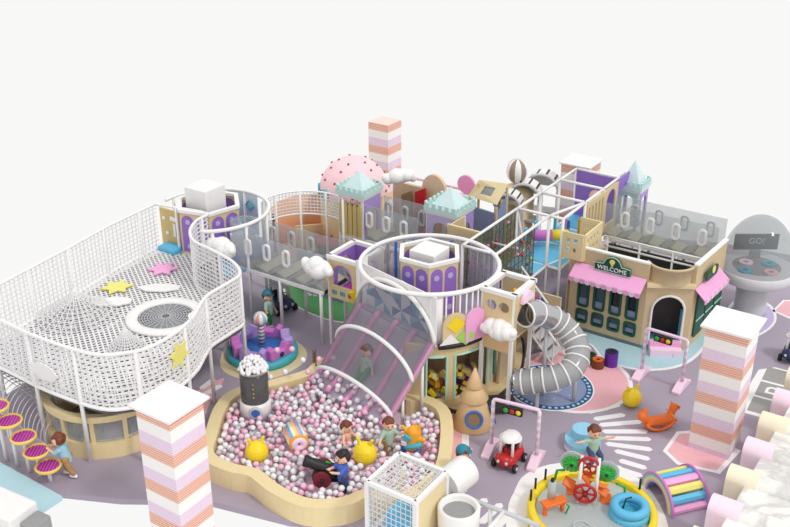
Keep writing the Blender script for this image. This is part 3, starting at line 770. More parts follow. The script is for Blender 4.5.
# left kiosk
k1 = gthing('kiosk', 'small beige kiosk with purple inside and arched openings, end of left bridge', 'play kiosk', -15.05, 19.3)
W, D, Z0, Z1 = .92, 1.15, 1.6, 2.74
panel_holes(k1, 'front_panel', 'beige2', (0, 0, Z0 - .05), X, W, Z1 - Z0, [arch(W / 2, .38, .64, .66)] + [rect(.1 + i * .27, .1, .28 + i * .27, .24) for i in range(3)])
panel_holes(k1, 'side_panel', 'beige2', (W, 0, Z0 - .05), Y, D, Z1 - Z0, [arch(D / 2, .38, .8, .68)] + [rect(.12 + i * .34, .1, .36 + i * .34, .24) for i in range(3)])
panel_holes(k1, 'back_panel', 'purple', (0, D, Z0 - .05), X, W, Z1 - Z0, [arch(W / 2, .2, .4, .75)])
panel_holes(k1, 'side_panel', 'purple', (.02, 0, Z0 - .05), Y, D, Z1 - Z0, [arch(D / 2, .1, .6, .9)])
MB().box((W / 2, D / 2, Z0), (W, D, .06)).build('floor_panel', 'magenta', k1)
MB().tube([(.12, .01, .42 + Z0 - .05), (.2, -.02, Z0 + .8), (W / 2, -.02, Z0 + 1.0), (W - .2, -.02, Z0 + .8), (W - .12, .01, Z0 + .37)], .03, 6).build('arch_trim', 'lilac', k1)
for x in (0, W):
    for y in (0, D): MB().box((x, y, Z1 / 2), (.08, .08, Z1)).build('post', 'white', k1)
tf = MB()
for y in (0, D): tf.box((W / 2, y, Z1), (W + .12, .12, .1))
for x in (0, W): tf.box((x, D / 2, Z1), (.12, D, .1))
tf.build('top_frame', 'white', k1)
for i in range(3): MB().box((.19 + i * .27, .0, Z0 + .12), (.16, .04, .12)).build('inset', ['teal', 'teal', 'flower'][i], k1)
t = gthing('star_play_board', 'yellow and lime turning play board on the left kiosk corner', 'play board', -14.12, 19.25, 1.35)
MB().ext([star(.26, n=5)], (0, 0, .5), (.8, .6, 0), Z, .06).build('board', 'yellow', t); MB().ext([circ(.17, 16)], (.03, 0, .12), (.8, .6, 0), Z, .06).build('disc', 'lime', t)
# right kiosk
k2 = gthing('kiosk', 'beige kiosk with round portholes and white posts, top of the grey spiral slide', 'play kiosk', -10.15, 19.0)
W, D, Z0, Z1 = .80, 1.02, 2.06, 3.26
panel_holes(k2, 'front_panel', 'beige2', (0, 0, Z0 + .0), X, W, Z1 - Z0, [circ(.14, 20, (.24, .85)), circ(.14, 20, (.58, .85))])
panel_holes(k2, 'back_panel', 'beige', (0, D, Z0), X, W, Z1 - Z0, [arch(.4, .1, .4, .8)])
panel_holes(k2, 'side_panel', 'beige2', (W, 0, Z0), Y, D, Z1 - Z0, [arch(.51, .02, .74, .8)])
MB().box((W / 2, D / 2, Z0), (W, D, .06)).build('floor_panel', 'beige', k2)
MB().box((W / 2, 0, Z0 - .2), (W, .06, .34)).build('apron_panel', 'wood', k2)
for (x, y) in ((0, 0), (W, 0), (W, D), (0, D)): MB().box((x, y, Z1 / 2), (.085, .085, Z1)).build('post', 'white', k2)
tf = MB()
for y in (0, D): tf.box((W / 2, y, Z1), (W + .14, .14, .1))
for x in (0, W): tf.box((x, D / 2, Z1), (.14, D, .1))
tf.build('top_frame', 'white', k2)
MB().sph((.45, .75, Z0 + .95), .065, 12, 8).build('toy_head', 'amber', k2, True); MB().lathe([(.05, 0), (.07, .2), (.001, .3)], (.45, .75, Z0 + .65), 12).build('toy_neck', 'paleyellow', k2, True)
MB().ext([circ(.26, 24, a0=0, a1=PI)], (W + .06, .5, Z0 + .92), (0, 1, 0), Z, .1).build('fan_sign', 'palepink', k2)
# turrets
def turret(label, u, v, s, zt, front, side, roofh=.62):
    t = gthing('castle_turret', label, 'turret', u, v)
    for x in (-1, 1):
        for y in (-1, 1): MB().box((x * s / 2, y * s / 2, zt / 2), (.08, .08, zt)).build('post', 'white', t)
    front(t, s, zt); side(t, s, zt)
    MB().box((0, 0, zt), (s + .14, s + .14, .08)).build('cornice', 'white', t)
    cr = MB(); w = s + .16; n = 5
    for k in range(4):
        a = k * PI / 2; M = Matrix.Rotation(a, 3, 'Z')
        cr.box(M @ Vector((0, -w / 2, zt + .11)), (w, .05, .14) if k % 2 == 0 else (.05, w, .14))
        for i in range(n):
            x = (i - (n - 1) / 2) * w / n; cr.box(M @ Vector((x, -w / 2, zt + .24)), (w / n * .55, .05, .14) if k % 2 == 0 else (.05, w / n * .55, .14))
    cr.build('battlement', 'roofmint', t)
    MB().cone4(0, 0, zt + .1, zt + .1 + roofh, s / 2 + .02).build('roof', 'roofpale', t)
    return t
def fence(t, s, zt):
    for k in range(5):
        x = (k - 2) * s / 5; MB().ext([[(-s / 12, 0), (s / 12, 0), (s / 12, .95), (0, 1.1), (-s / 12, .95)]], (x, -s / 2 - .03, zt - 1.25), X, Z, .05).build('picket', 'khaki', t)
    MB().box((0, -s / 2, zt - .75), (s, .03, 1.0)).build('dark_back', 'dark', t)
    MB().box((0, -s / 2, 1.55), (s, .08, .09)).build('deck_rail', 'white', t)
def purple_side(t, s, zt): panel_holes(t, 'side_panel', 'lilac', (s / 2 + .01, -s / 2, 1.6), Y, s, zt - 1.65, [arch(s / 2, .05, s * .6, .9)])
def purple_front(t, s, zt): panel_holes(t, 'front_panel', 'lavender', (-s / 2, -s / 2 - .01, 1.6), X, s, zt - 1.65, [arch(s / 2, .05, s * .55, .95)])
def mint_front(t, s, zt): panel_holes(t, 'front_panel', 'mint', (-s / 2, -s / 2 - .01, 1.6), X, s, zt - 1.65, [arch(s / 2, .05, s * .55, .95)])
turret('turret with mint pyramid roof and pointed wooden pickets, front of the pink dome', -16.8, 23.14, .86, 2.97, fence, purple_side)
turret('turret with wide mint pyramid roof, right end of the middle bridge', -13.92, 23.72, .95, 2.85, purple_front, purple_side)
turret('small far turret with pale mint pyramid roof behind the purple walled walkway', -10.22, 28.75, .68, 2.75, mint_front, purple_side, .8)

# ================================================================ SCAFFOLD WALKWAY
sf = gthing('scaffold_walkway', 'long white framed walkway with climbing nets, from tower to purple walls', 'play frame', -11.8, 20.8)
T = 3.3; ZM = 1.75
def bars(lst, r=.042, name='frame_bar', m='white'):
    for p, q in lst: MB().bar(p, q, r, 8).build(name, m, sf, True)
A = [(0, 0), (0, 3.1), (0, 4.6), (0, 5.9), (0, 7.1)]; B = [(1.0, 0), (1.0, 3.1), (1.42, 4.6), (1.42, 5.9), (1.42, 7.1)]
for l in (A, B):
    for p, q in zip(l, l[1:]):
        bars([((p[0], p[1], T), (q[0], q[1], T)), ((p[0], p[1], ZM), (q[0], q[1], ZM))])
for p, q in zip(A, B): bars([((p[0], p[1], T), (q[0], q[1], T)), ((p[0], p[1], ZM), (q[0], q[1], ZM))])
bars([((1.0, 3.1, T), (1.42, 3.1, T)), ((1.42, 3.1, T), (1.42, 4.6, T)), ((1.42, 3.1, ZM), (1.42, 4.6, ZM)), ((1.0, 3.1, ZM), (1.42, 3.1, ZM))])
for p in A + B + [(1.42, 3.1)]:
    bars([((p[0], p[1], 0), (p[0], p[1], T))], .045, 'post')
bars([((0, 3.1, T), (.35, 3.1, ZM)), ((0, 1.6, T - .5), (1, 1.6, T - .5))], .03)
MB().box((.71, 5.1, ZM), (1.36, 3.9, .05)).build('deck', 'skyblue', sf); MB().box((.5, 2.78, ZM), (1.0, .76, .05)).build('deck', 'skyblue', sf)
MB().box((.5, 1.2, ZM - .1), (1.0, 2.3, .05)).build('deck', 'navy', sf)
MB().box((.95, 1.1, 1.2), (.12, 2.2, .7), M=Matrix.Rotation(.2, 3, 'X')).build('bolster', 'dpurple', sf)
# climbing nets hung between the rails, with coloured holds
random.seed(11)
for x, LN in ((0.02, 3.0), (.98, 2.25)):
    nt_ = MB()
    for i in range(int(LN / .225) + 1): nt_.bar((x, i * .225, ZM - .9), (x, i * .225, T), .012, 4)
    for j in range(11): nt_.bar((x, 0, ZM - .9 + j * .24), (x, LN, ZM - .9 + j * .24), .012, 4)
    nt_.build('climbing_net', 'rope', sf)
    MB().box((x, LN / 2, ZM + .35), (.012, LN, 2.35)).build('mesh_sheet', 'olivemesh', sf)
    for k in range(36):
        MB().sph((x + .02, .15 + (LN - .3) * random.random(), ZM - .8 + 2.2 * random.random()), .042, 8, 6).build('hold', random.choice(['flower', 'flower', 'red', 'dred', 'pink2', 'lime', 'pink2']), sf, True)
# upper deck toys and side boards
MB().tube([(.1, 4.0, 2.15), (.55, 4.35, 2.15)], .17, 14).build('roller', 'orchid', sf, True); MB().tube([(.55, 4.35, 2.15), (.95, 4.65, 2.15)], .17, 14).build('roller', 'yellow', sf, True)
panel_holes(sf, 'side_board', 'beige2', (1.45, 4.6, ZM + .1), Y, 1.3, 1.4, [rect(.1 + i * .24, .3, .22 + i * .24, 1.25) for i in range(5)])
panel_holes(sf, 'arch_board', 'beige2', (1.45, 5.9, ZM), Y, 1.0, 1.5, [arch(.5, .3, .7, 1.1)])
panel_holes(sf, 'purple_board', 'purple', (1.45, 6.9, ZM), Y, .9, 1.55, [arch(.45, .0, .6, 1.2)])
panel_holes(sf, 'purple_board', 'purple', (.05, 7.1, ZM), X, 1.36, 1.5, [arch(.7, .1, .5, .9)])
for i in range(5):
    MB().box((.25 + .22 * i, 5.2 + .3 * (i % 2), 2.05), (.07, .07, .6)).build('pole', ['teal', 'rose' if 0 else 'pink2', 'blue', 'amber', 'teal'][i], sf)
for i in range(6): MB().box((-.01, 3.3 + .22 * i, 2.05 + .1 * (i % 3)), (.05, .16, .4)).build('tile', ['teal', 'blue', 'skyblue', 'dblue', 'teal', 'skyblue'][i], sf)
# yellow balcony hung on the walkway's side
bl = gthing('balcony', 'pale yellow box balcony with cut out slots, hung beside the blue deck', 'balcony', -10.32, 23.9, .46)
pr_ = lambda n, O, U, w: panel_holes(bl, n, 'cream', O, U, w, .78, [rect(.12 + i * .22, .48, .24 + i * .22, .62) for i in range(int((w - .1) / .22))] + [rect(.12 + i * .22, .22, .2 + i * .22, .34) for i in range(int((w - .1) / .22))])
pr_('front_panel', (0, -.05, 1.75), X, .62); pr_('side_panel', (.62, -.05, 1.75), Y, 1.2); pr_('back_panel', (0, 1.15, 1.75), X, .62)
MB().box((.31, .55, 1.75), (.62, 1.2, .06)).build('floor_panel', 'paleyellow', bl)
MB().sph((.3, .5, 1.95), .12, 12, 8).build('toy_knob', 'yellow', bl, True)
MB().bar((.58, 1.1, -.46), (.58, 1.1, 1.72), .04).build('post', 'white', bl)
bx = gthing('box_parapet', 'beige box parapet with teal pictures, behind the middle tower', 'parapet', -13.32, 22.62, .42)
panel_holes(bx, 'front_panel', 'beige2', (0, 0, 1.75), X, 1.1, .7, [rect(.2, .3, .5, .48)]); MB().box((.35, .02, 2.14), (.28, .03, .16)).build('picture', 'teal', bx)
panel_holes(bx, 'side_panel', 'beige2', (0, 0, 1.75), Y, .9, .7, []); MB().box((.55, .45, 1.75), (1.1, .9, .06)).build('floor_panel', 'brown', bx)
for x in (.05, 1.05):
    for y in (.05, .85): MB().bar((x, y, -.42), (x, y, 2.44), .035).build('post', 'white', bx)
MB().box((.55, -.01, 2.47), (1.14, .07, .06)).build('cap_rail', 'cream', bx)
# stairs with white railing below the blue deck
sr = gthing('staircase', 'grey stairs with white slatted railing between walkway and shop front', 'stairs', -10.75, 22.0)
for k in range(7):
    MB().box((k * .2, 0, 1.55 - k * .22), (.24, .7, .06)).build('step', 'lgrey', sr)
for y in (-.36, .36):
    MB().tube([(-.1, y, 1.65), (1.4, y, .05)], .03, 6).build('stringer', 'white', sr); MB().tube([(-.1, y, 2.35), (1.4, y, .8)], .03, 6).build('handrail', 'white', sr)
    for k in range(8): MB().bar((k * .2 - .05, y, 1.6 - k * .212), (k * .2 - .05, y, 2.3 - k * .206), .018, 6).build('baluster', 'white', sr)
for y in (-.36, .36): MB().bar((-.1, y, 0), (-.1, y, 1.66), .03).build('post', 'white', sr)
MB().box((.0, .5, .85), (2.2, .06, 1.6)).build('back_wall', 'beige', sr)
for x, z in ((.35, 1.45), (.7, 1.45), (.35, 1.15), (.7, 1.1), (.9, 1.45)): MB().box((x - .3, .46, z), (.14, .03, .14)).build('tile', 'orchid' if x < .8 else 'blue', sr)
# ================================================================ SHOP FRONT HOUSE
hs = gthing('shop_house', 'beige play shop with pink awnings, green windows and a WELCOME sign', 'playhouse', -10.1, 23.92)
FW, FH = 2.3, 2.56
wx = [.50, .98, 1.46, 1.94]
tall = [rrect(x, 1.31, .26, .94, .05) for x in wx]; small = [rrect(x, .50, .27, .33, .05) for x in wx]
panel_holes(hs, 'front_wall', 'beige', (0, 0, 0), X, FW, FH, tall + small, -.1)
for i, x in enumerate(wx):
    for (cy, h, w) in ((1.31, .94, .26), (.50, .33, .27)):
        f = MB().ext([rrect(x, cy, w + .1, h + .1, .08), rrect(x, cy, w - .02, h - .02, .05)], (0, -.035, 0), X, Z, -.09).build('window', 'dgreen', hs)
        MB().box((x, .07, cy), (w, .02, h)).build('pane', 'panedark' if h > .5 and i > 1 else 'paneglass', f)
        MB().box((x, .04, cy - h / 2 + .1), (w - .02, .04, .2 if h > .5 else .12)).build('sill_box', 'matblue', f)
# doorway set on the slant
P0, P1 = Vector((FW, 0, 0)), Vector((3.40, .62, 0)); U = (P1 - P0).normalized(); DW = (P1 - P0).length
panel_holes(hs, 'door_wall', 'beige', P0, U, DW, 1.95, [arch(DW / 2, .16, .86, 1.48)], -.1)
ND = U.cross(Vector(Z))
ar = arch(DW / 2, .16, .88, 1.5); MB().tube([P0 + U * x + Vector((0, 0, z)) + ND * .02 for x, z in ar[1:] + ar[:1]], .035, 6).build('door_trim', 'white', hs)
MB().ext([rect(-.02, 1.93, DW + .02, 2.03)], P0 + ND * .1, U, Z, -.25).build('door_cornice', 'cream', hs)
MB().box(tuple(P0 + U * (DW / 2) + ND * .25 + Vector((0, 0, .1))), (.85, .42, .2), math.atan2(U.y, U.x)).build('door_step', 'palepink', hs)
MB().box(tuple(P0 + U * (DW / 2) + ND * .12 + Vector((0, 0, .24))), (.85, .24, .12), math.atan2(U.y, U.x)).build('door_step', 'pink', hs)
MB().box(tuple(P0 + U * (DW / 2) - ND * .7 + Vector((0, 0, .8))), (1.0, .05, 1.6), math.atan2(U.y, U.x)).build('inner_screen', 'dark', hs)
tub = P0 + U * (DW * .52) + Vector((0, 0, 2.0))
MB().lathe([(.62, .03), (.65, .47), (.67, .47), (.67, .53), (.61, .53), (.57, .08), (.001, .08), (.001, .03)], tuple(tub - ND * .42), 32, math.atan2(ND.y, ND.x) - 1.5, math.atan2(ND.y, ND.x) + 1.5).build('round_balcony', 'beige', hs, True)
# right side wall, dark green shutters
S0, S1 = P1, Vector((3.54, 2.8, 0)); US = (S1 - S0).normalized(); SW = (S1 - S0).length; NS = US.cross(Vector(Z))
panel_holes(hs, 'side_wall', 'beige', S0, US, SW, FH, [], -.1)
for k in range(3):
    s = MB().ext([rrect(.55 + k * .66, .95, .58, 1.35, .1)], S0 + NS * .01, US, Z, .05).build('shutter', 'dgreen', hs)
    MB().tube([S0 + NS * .07 + US * (.28 + k * .66) + Vector((0, 0, .8)), S0 + NS * .07 + US * (.82 + k * .66) + Vector((0, 0, .8))], .02, 6).build('shutter_bar', 'mint', s)
MB().box((0.02, 1.3, .8), (.1, 2.6, 1.6)).build('left_wall', 'beige', hs)
MB().box((1.6, 1.35, .06), (3.3, 2.7, .1)).build('inner_floor', 'tri_teal', hs)
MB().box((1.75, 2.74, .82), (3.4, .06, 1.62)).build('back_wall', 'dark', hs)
MB().box((FW / 2, .05, FH + .02), (FW, .13, .05)).build('wall_cap', 'white', hs); cap = MB();
cap.ext([rect(0, FH, SW, FH + .05)], S0 + NS * .03, US, Z, -.13); cap.build('wall_cap', 'white', hs)
def awning(O, U, w, N, nm, dep=.42):
    U, N = Vector(U), Vector(N); O = Vector(O); vs = [O, O + U * w, O + U * w + N * dep - Vector((0, 0, .26)), O + N * dep - Vector((0, 0, .26))]
    up = Vector((0, 0, .03)); a = MB().add([p + up for p in vs] + vs, [(0, 1, 2, 3), (7, 6, 5, 4), (0, 4, 5, 1), (1, 5, 6, 2), (2, 6, 7, 3), (3, 7, 4, 0)]).build('awning', 'pink', hs)
    n = int(w / .15)
    for k in range(n):
        x = w * (k + .5) / n; MB().ext([[(-w / n / 2, 0), (-w / n / 2, -.08)] + [(w / n / 2 * -math.cos(t), -.08 - .06 * math.sin(t)) for t in [PI * i / 6 for i in range(1, 6)]] + [(w / n / 2, -.08), (w / n / 2, 0)]], O + U * x + N * dep - Vector((0, 0, .24)), U, Z, .025).build('scallop', 'palepink' if k % 2 else 'pink', a)
awning((.2, -.02, 2.1), X, 2.08, (0, -1, 0), '')
awning(S0 + NS * .02 + US * .0 + Vector((0, 0, 1.86)), US, 1.75, NS, '', .3)
sg = MB().ext([[(-.52, 0), (.52, 0), (.52, .21), (.26, .23)] + [(.24 * math.cos(t), .24 + .22 * math.sin(t)) for t in [PI * i / 12 for i in range(1, 12)]] + [(-.26, .23), (-.52, .21)]], (1.31, -.09, 2.1), X, Z, -.05).build('sign', 'dgreen', hs)
MB().tube([(1.31 + x, -.12, 2.1 + z) for x, z in [(-.52, 0), (.52, 0), (.52, .21), (.26, .23)] + [(.24 * math.cos(t), .24 + .22 * math.sin(t)) for t in [PI * i / 12 for i in range(1, 12)]] + [(-.26, .23), (-.52, .21)]], .014, 4, True).build('sign_edge', 'mint', sg)
words('sign_letters', 'WELCOME', .175, 'mark_white', sg, frameM((1.31, -.145, 2.11 + .1), X, Z), .008)
bul = MB(); bul.ext([circ(.075, 16, (0, .34))], (1.31, -.15, 2.1), X, Z, .02); bul.ext([rect(-.03, .22, .03, .28)], (1.31, -.15, 2.1), X, Z, .02); bul.build('lamp_emblem', 'paleyellow', sg)
s2 = MB().ext([rrect(.9, 2.08, .8, .3, .1)], S0 + NS * .08, US, Z, .05).build('side_sign', 'dgreen', hs)
MB().ext([circ(.11, 16, (.9, 2.18))], S0 + NS * .14, US, Z, .02).build('lamp_emblem', 'paleyellow', s2)
for y in (2.25, 2.5): pass
gr = gthing('guard_rail', 'double white pipe rail with short posts behind the shop parapet', 'rail', -10.0, 26.2)
for z in (1.75, 2.05): MB().bar((0, 0, z), (3.2, 0, z), .035, 8).build('pipe', 'white', gr, True)
for k in range(4): MB().bar((.1 + k * 1.0, 0, 0), (.1 + k * 1.0, 0, 2.05), .035, 8).build('post', 'white', gr, True)

# ================================================================ GREY DOME TABLE (right)
dt = thing('dome_kiosk', 'grey round pedestal table under a big clear dome, right edge', 'dome table', (10.56, 26.4, 0))
MB().lathe([(.001, 0), (.48, 0), (.46, .1), (.46, 1.25), (.001, 1.25)], n=40).build('pedestal', 'lgrey', dt, True)
MB().lathe([(.001, 1.12), (.95, 1.12), (1.06, 1.18), (1.1, 1.48), (1.03, 1.52), (.001, 1.46)], n=48).build('table_top', 'tabletop', dt, True)
MB().lathe([(1.02, 1.5), (.001, 1.5)], n=48).build('dark_surface', 'grey', dt)
MB().sph((0, 0, 1.5), 1.05, 40, 16, (1, 1, 1.5), t0=PI / 2, t1=PI).build('clear_dome', 'domeglass', dt, True)
for (x, y, m) in ((-.25, .2, 'palepink'), (.4, .1, 'teal'), (-.45, -.35, 'teal'), (.25, -.5, 'rosepad')):
    MB().lathe([(.08, 0), (.2, 0), (.2, .05), (.08, .05), (.08, 0)], (x, y, 1.505), 20).build('ring_button', m, dt)
sc_ = MB().box((.12, .62, 2.0), (1.31, .06, .5)).build('screen', 'screen', dt, bevel=.02)
words('screen_text', 'GO!', .26, 'lgrey', sc_, frameM((.12, .585, 2.03), X, Z), .006)
MB().box((.12, .6, 1.6), (.3, .1, .25)).build('screen_foot', 'grey', dt)

# ================================================================ GREY SPIRAL SLIDE
ss = thing('spiral_tube_slide', 'grey clear spiral tube slide with white ribs, right of the round tower', 'slide', at(545, 395))
cp = spline([(2.98, 21.12, 2.68), (3.05, 21.2, 2.66), (3.4, 21.52, 2.54), (3.9, 21.88, 2.2), (4.33, 21.85, 1.85), (4.53, 21.5, 1.5), (4.35, 21.1, 1.22), (3.9, 20.96, 1.04), (3.4, 21.02, .92), (2.96, 21.12, .82)], 8, closed=False)
MB().tube(cp[24:], .30, 24, caps=False).build('tube', 'tubeglass', ss, True, world=True)
MB().tube(cp[9:25], .31, 24, caps=False).build('tube_mouth', 'steel', ss, True, world=True)
def ribs(i, r=.308, w=.026):
    t = (cp[min(i + 1, len(cp) - 1)] - cp[i - 1]).normalized(); u = t.orthogonal().normalized(); v = t.cross(u)
    return MB().tube([cp[i] + u * r * math.cos(a) + v * r * math.sin(a) for a in [2 * PI * k / 24 for k in range(24)]], w, 6, True)
for i in list(range(10, 24, 7)) + list(range(24, len(cp) - 1, 4)): ribs(i).build('rib', 'white', ss, True, world=True)
ribs(len(cp) - 2, .31, .035).build('end_ring', 'steel', ss, True, world=True)
for i in (22, 40, 62): MB().bar((cp[i].x, cp[i].y, 0), (cp[i].x, cp[i].y, cp[i].z - .28), .05, 10).build('support_post', 'lgrey', ss, True, world=True)
e = cp[-1]; MB().box((e.x - .35, e.y + .02, .2), (.8, .6, .1), .1).build('landing_pad', 'dark', ss, world=True)

# ================================================================ BALL PIT
pit_in = spline([at(x, y, .5) for x, y in [(214, 452), (218, 432), (226, 408), (240, 394), (273, 386), (313, 374), (330, 362), (372, 368), (402, 398), (421, 401), (438, 412), (440, 440), (432, 470), (400, 492), (364, 489), (342, 497), (309, 498), (280, 485), (258, 469), (233, 463)]], 5)
pin = [(p.x, p.y) for p in pit_in]; pc_ = Vector((sum(p[0] for p in pin) / len(pin), sum(p[1] for p in pin) / len(pin), 0))
pout = []
for i in range(len(pin)):
    t = (Vector(pin[(i + 2) % len(pin)]) - Vector(pin[i - 2])).normalized(); nn = Vector((t.y, -t.x))
    q = Vector(pin[i]) + nn * .05
    if inside(q, pin): nn = -nn
    q0 = Vector(pin[i]) + nn * .30; pout.append((q0.x, q0.y))
pit = thing('ball_pit', 'large wavy edged cream ball pit in front of the clear tunnel slide', 'ball pit', pc_)
MB().prism(pout, 0, .5, [pin]).build('rim_wall', 'rim', pit, world=True)
MB().prism(pin, .01, .05).build('pit_floor', 'palepink', pit, world=True)
# a few posts by the pit's near wall
random.seed(21)
xs_ = [p[0] for p in pin]; ys_ = [p[1] for p in pin]
avoid = []   # (x, y, r) kept clear
def keep(p, r): avoid.append((p.x, p.y, r))
mb_ = at(256, 410, .38); keep(mb_, .40)
hb1, hb2 = at(257, 455, .40), at(365, 457, .40); keep(hb1, .26); keep(hb2, .26)
rl = at(296, 442, .40); keep(rl, .3); cn = at(322, 476, .40); keep(cn, .38)
kc = at(343, 484, .35); keep(kc, .15); st_ = at(412, 446, .40); keep(st_, .28)
kp1, kp2 = at(347, 440, .40), at(388, 449, .40); keep(kp1, .13); keep(kp2, .13)
# slide foot
e_ = Vector((math.cos(SD), math.sin(SD), 0)); s_ = Vector((-e_.y, e_.x, 0)); s0 = TC + e_ * 1.2
def on_slide(x, y):
    d = Vector((x, y, 0)) - s0; a, b = d.dot(e_), d.dot(s_); return -.5 < a < 1.72 and abs(b) < 1.5
grid_ = {}
balls = []
BR = .072
def try_ball(x, y, z, tol):
    k = (int(x / .3), int(y / .3))
    for i in (-1, 0, 1):
        for j in (-1, 0, 1):
            for q in grid_.get((k[0] + i, k[1] + j), ()):
                if (q[0] - x) ** 2 + (q[1] - y) ** 2 + (q[2] - z) ** 2 < tol * tol: return False
    grid_.setdefault(k, []).append((x, y, z)); balls.append((x, y, z)); return True
for layer, (zl, zh, tries) in enumerate(((.12, .16, 2500), (.24, .29, 5000), (.34, .43, 9000))):
    for _ in range(tries):
        x, y = random.uniform(min(xs_), max(xs_)), random.uniform(min(ys_), max(ys_))
        if not inside((x, y), pin) or edge_dist((x, y), pin) < .08: continue
        if any((x - a) ** 2 + (y - b) ** 2 < (r + .05) ** 2 for a, b, r in avoid): continue
        if on_slide(x, y): continue
        try_ball(x, y, random.uniform(zl, zh), .138)
# a handful lying on the foot of the slide
for _ in range(300):
    a, b = random.uniform(1.31, 1.72), random.uniform(-1.3, 1.3); p = s0 + e_ * a + s_ * b
    if inside((p.x, p.y), pin) and random.random() < (a - 1.0): try_ball(p.x, p.y, sz(a) + .075 + .04 * random.random(), .15)
top = sorted([b for b in balls if b[2] > .32], key=lambda b: b[1])
vis, rest = top[:288], top[288:] + [b for b in balls if b[2] <= .32]
protos = {}
for m, lab in (('ballwhite', 'white'), ('ballpink', 'pink'), ('ballgrey', 'pale grey')):
    o = MB().sph((0, 0, 0), BR, 14, 9).build('pit_ball', m, None, True); protos[m] = (o, lab)
    tag(o, '%s plastic ball lying among the balls of the cream pit' % lab, 'ball', 'balls in the pit, ' + lab)
used_ = set()
MARKS = [(258, 412, 'near the ball blower'), (257, 455, 'near the left hopper ball'), (296, 440, 'near the striped roller'), (320, 478, 'round the black cannon'), (365, 458, 'near the right hopper ball'),
         (412, 448, 'near the orange ride-on toy'), (345, 492, 'by the near cream rim'), (395, 478, 'near the mesh cage'), (350, 432, 'at the foot of the slide')]
for b in vis:
    m = random.choice(['ballwhite', 'ballwhite', 'ballwhite', 'ballpink', 'ballpink', 'ballgrey']); o, lab = protos[m]
    if m in used_: o = dup(o)
    used_.add(m); o.location = b
    q, wd = min(((at(x, y, .4), s) for x, y, s in MARKS), key=lambda z: (z[0].xy - Vector(b[:2])).length)
    o['label'] = '%s plastic ball among other pit balls %s' % (lab, wd); o['group'] = 'balls in the pit, ' + lab + ' ' + wd
groups = {'ballwhite': MB(), 'ballpink': MB(), 'ballgrey': MB()}
allb = MB(); me_idx = []
for b in rest:
    allb.sph(b, BR, 10, 7); me_idx.append(random.choice([0, 0, 0, 1, 1, 2]))
o = allb.build('pit_balls', 'ballwhite', None, True); o['kind'] = 'stuff'; tag(o, 'mass of white, pink and grey balls filling the cream ball pit', 'balls')
o.data.materials.append(MATS['ballpink']); o.data.materials.append(MATS['ballgrey'])
per = len(o.data.polygons) // max(1, len(rest))
for i, p in enumerate(o.data.polygons): p.material_index = me_idx[min(i // per, len(rest) - 1)]
# balls thrown up by the blower, still in the air
for i, (x, y, z) in enumerate([(266, 372, 1.3), (277, 350, 1.5), (285, 372, 1.2), (292, 349, 1.5), (303, 360, 1.2), (319, 359, 1.0), (327, 373, .9), (333, 358, 1.1), (338, 386, .8), (347, 377, .9), (270, 377, 1.2), (308, 372, 1.0)]):
    o, lab = protos[['ballwhite', 'ballpink'][i % 2]]
    c = dup(o, loc=at(x, y, z)); c['label'] = '%s ball flying through the air between blower and slide' % lab; c['group'] = 'flying balls, ' + lab
# the ball blower
bw = thing('ball_blower', 'tall dark clear cylinder on a white base, heaped with white balls', 'ball blower', Vector((mb_.x, mb_.y, .22)))
MB().lathe([(.001, 0), (.38, 0), (.38, .42), (.35, .5), (.001, .5)], n=32).build('base', 'white', bw, True)
MB().lathe([(.34, .5), (.34, 1.32), (.31, 1.32), (.31, .5), (.34, .5)], n=32).build('cylinder', 'blower', bw, True)
MB().lathe([(.33, 1.3), (.36, 1.3), (.36, 1.36), (.31, 1.36), (.33, 1.3)], n=32).build('collar', 'grey', bw, True)
MB().lathe([(.001, .5), (.1, .5), (.1, 1.25), (.001, 1.25)], n=16).build('inner_pipe', 'dark', bw, True)
hm = MB(); random.seed(8)
for k in range(150):
    a = random.random() * 2 * PI; r = .33 * math.sqrt(random.random()); hm.sph((r * math.cos(a), r * math.sin(a), 1.34 + .34 * (1 - (r / .34) ** 2) * random.uniform(.5, 1)), .05, 10, 7)
hm = hm.build('ball_heap', 'ballwhite', bw, True); hm['kind'] = 'stuff'
P = Vector((.05, -.38, .32)); MB().tube([P + Vector((.13 * math.cos(a), 0, .13 * math.sin(a))) for a in [i * PI / 12 for i in range(24)]], .04, 8, True).build('port_ring', 'lgrey', bw, True)
MB().lathe([(.001, 0), (.1, 0), (.1, .04), (.001, .04)], n=20).move(Matrix.Translation(P) @ Matrix.Rotation(PI / 2, 4, 'X')).build('port', 'blue', bw)
for z in (.62, .74, .86, .98): MB().sph((.02, -.342, z + .1), .015, 8, 6).build('light', 'yellow', bw)

# ================================================================ TOYS IN THE PIT
def hopper(label, p, r, rz=0.0, z0=None):
    t = thing('hopper_ball', label, 'hopper ball', p, rz, 'yellow hopper balls')
    me = blob([((0, 0, r), (0, 0, r), r, r), ((-.10 * r / .26, 0, 1.85 * r), (-.16 * r / .26, 0, 2.35 * r), .05, .04), ((.10 * r / .26, 0, 1.85 * r), (.16 * r / .26, 0, 2.35 * r), .05, .04), ], .016, 2)
    link_mesh('body', me, 'yellow', t)
    MB().tube([(.05 * math.cos(a), r * 1.0, r + .05 * math.sin(a)) for a in [i * PI / 6 for i in range(12)]], .012, 6, True).build('valve', 'amber', t)
    return t
hopper('yellow two eared hopper ball nearest the ball blower in the pit', Vector((hb1.x, hb1.y, .22)), .27, .3)
hopper('yellow two eared hopper ball beside the blue hooded child in the pit', Vector((hb2.x, hb2.y, .22)), .28, -.3)
hopper('yellow two eared hopper ball on the purple floor by the crosswalk stripes', at(631, 406), .25, .4)
t = thing('drum_roller', 'small roller with bright stripes and a ringed end, lying among the balls', 'roller', Vector((rl.x, rl.y, .33)), .35)
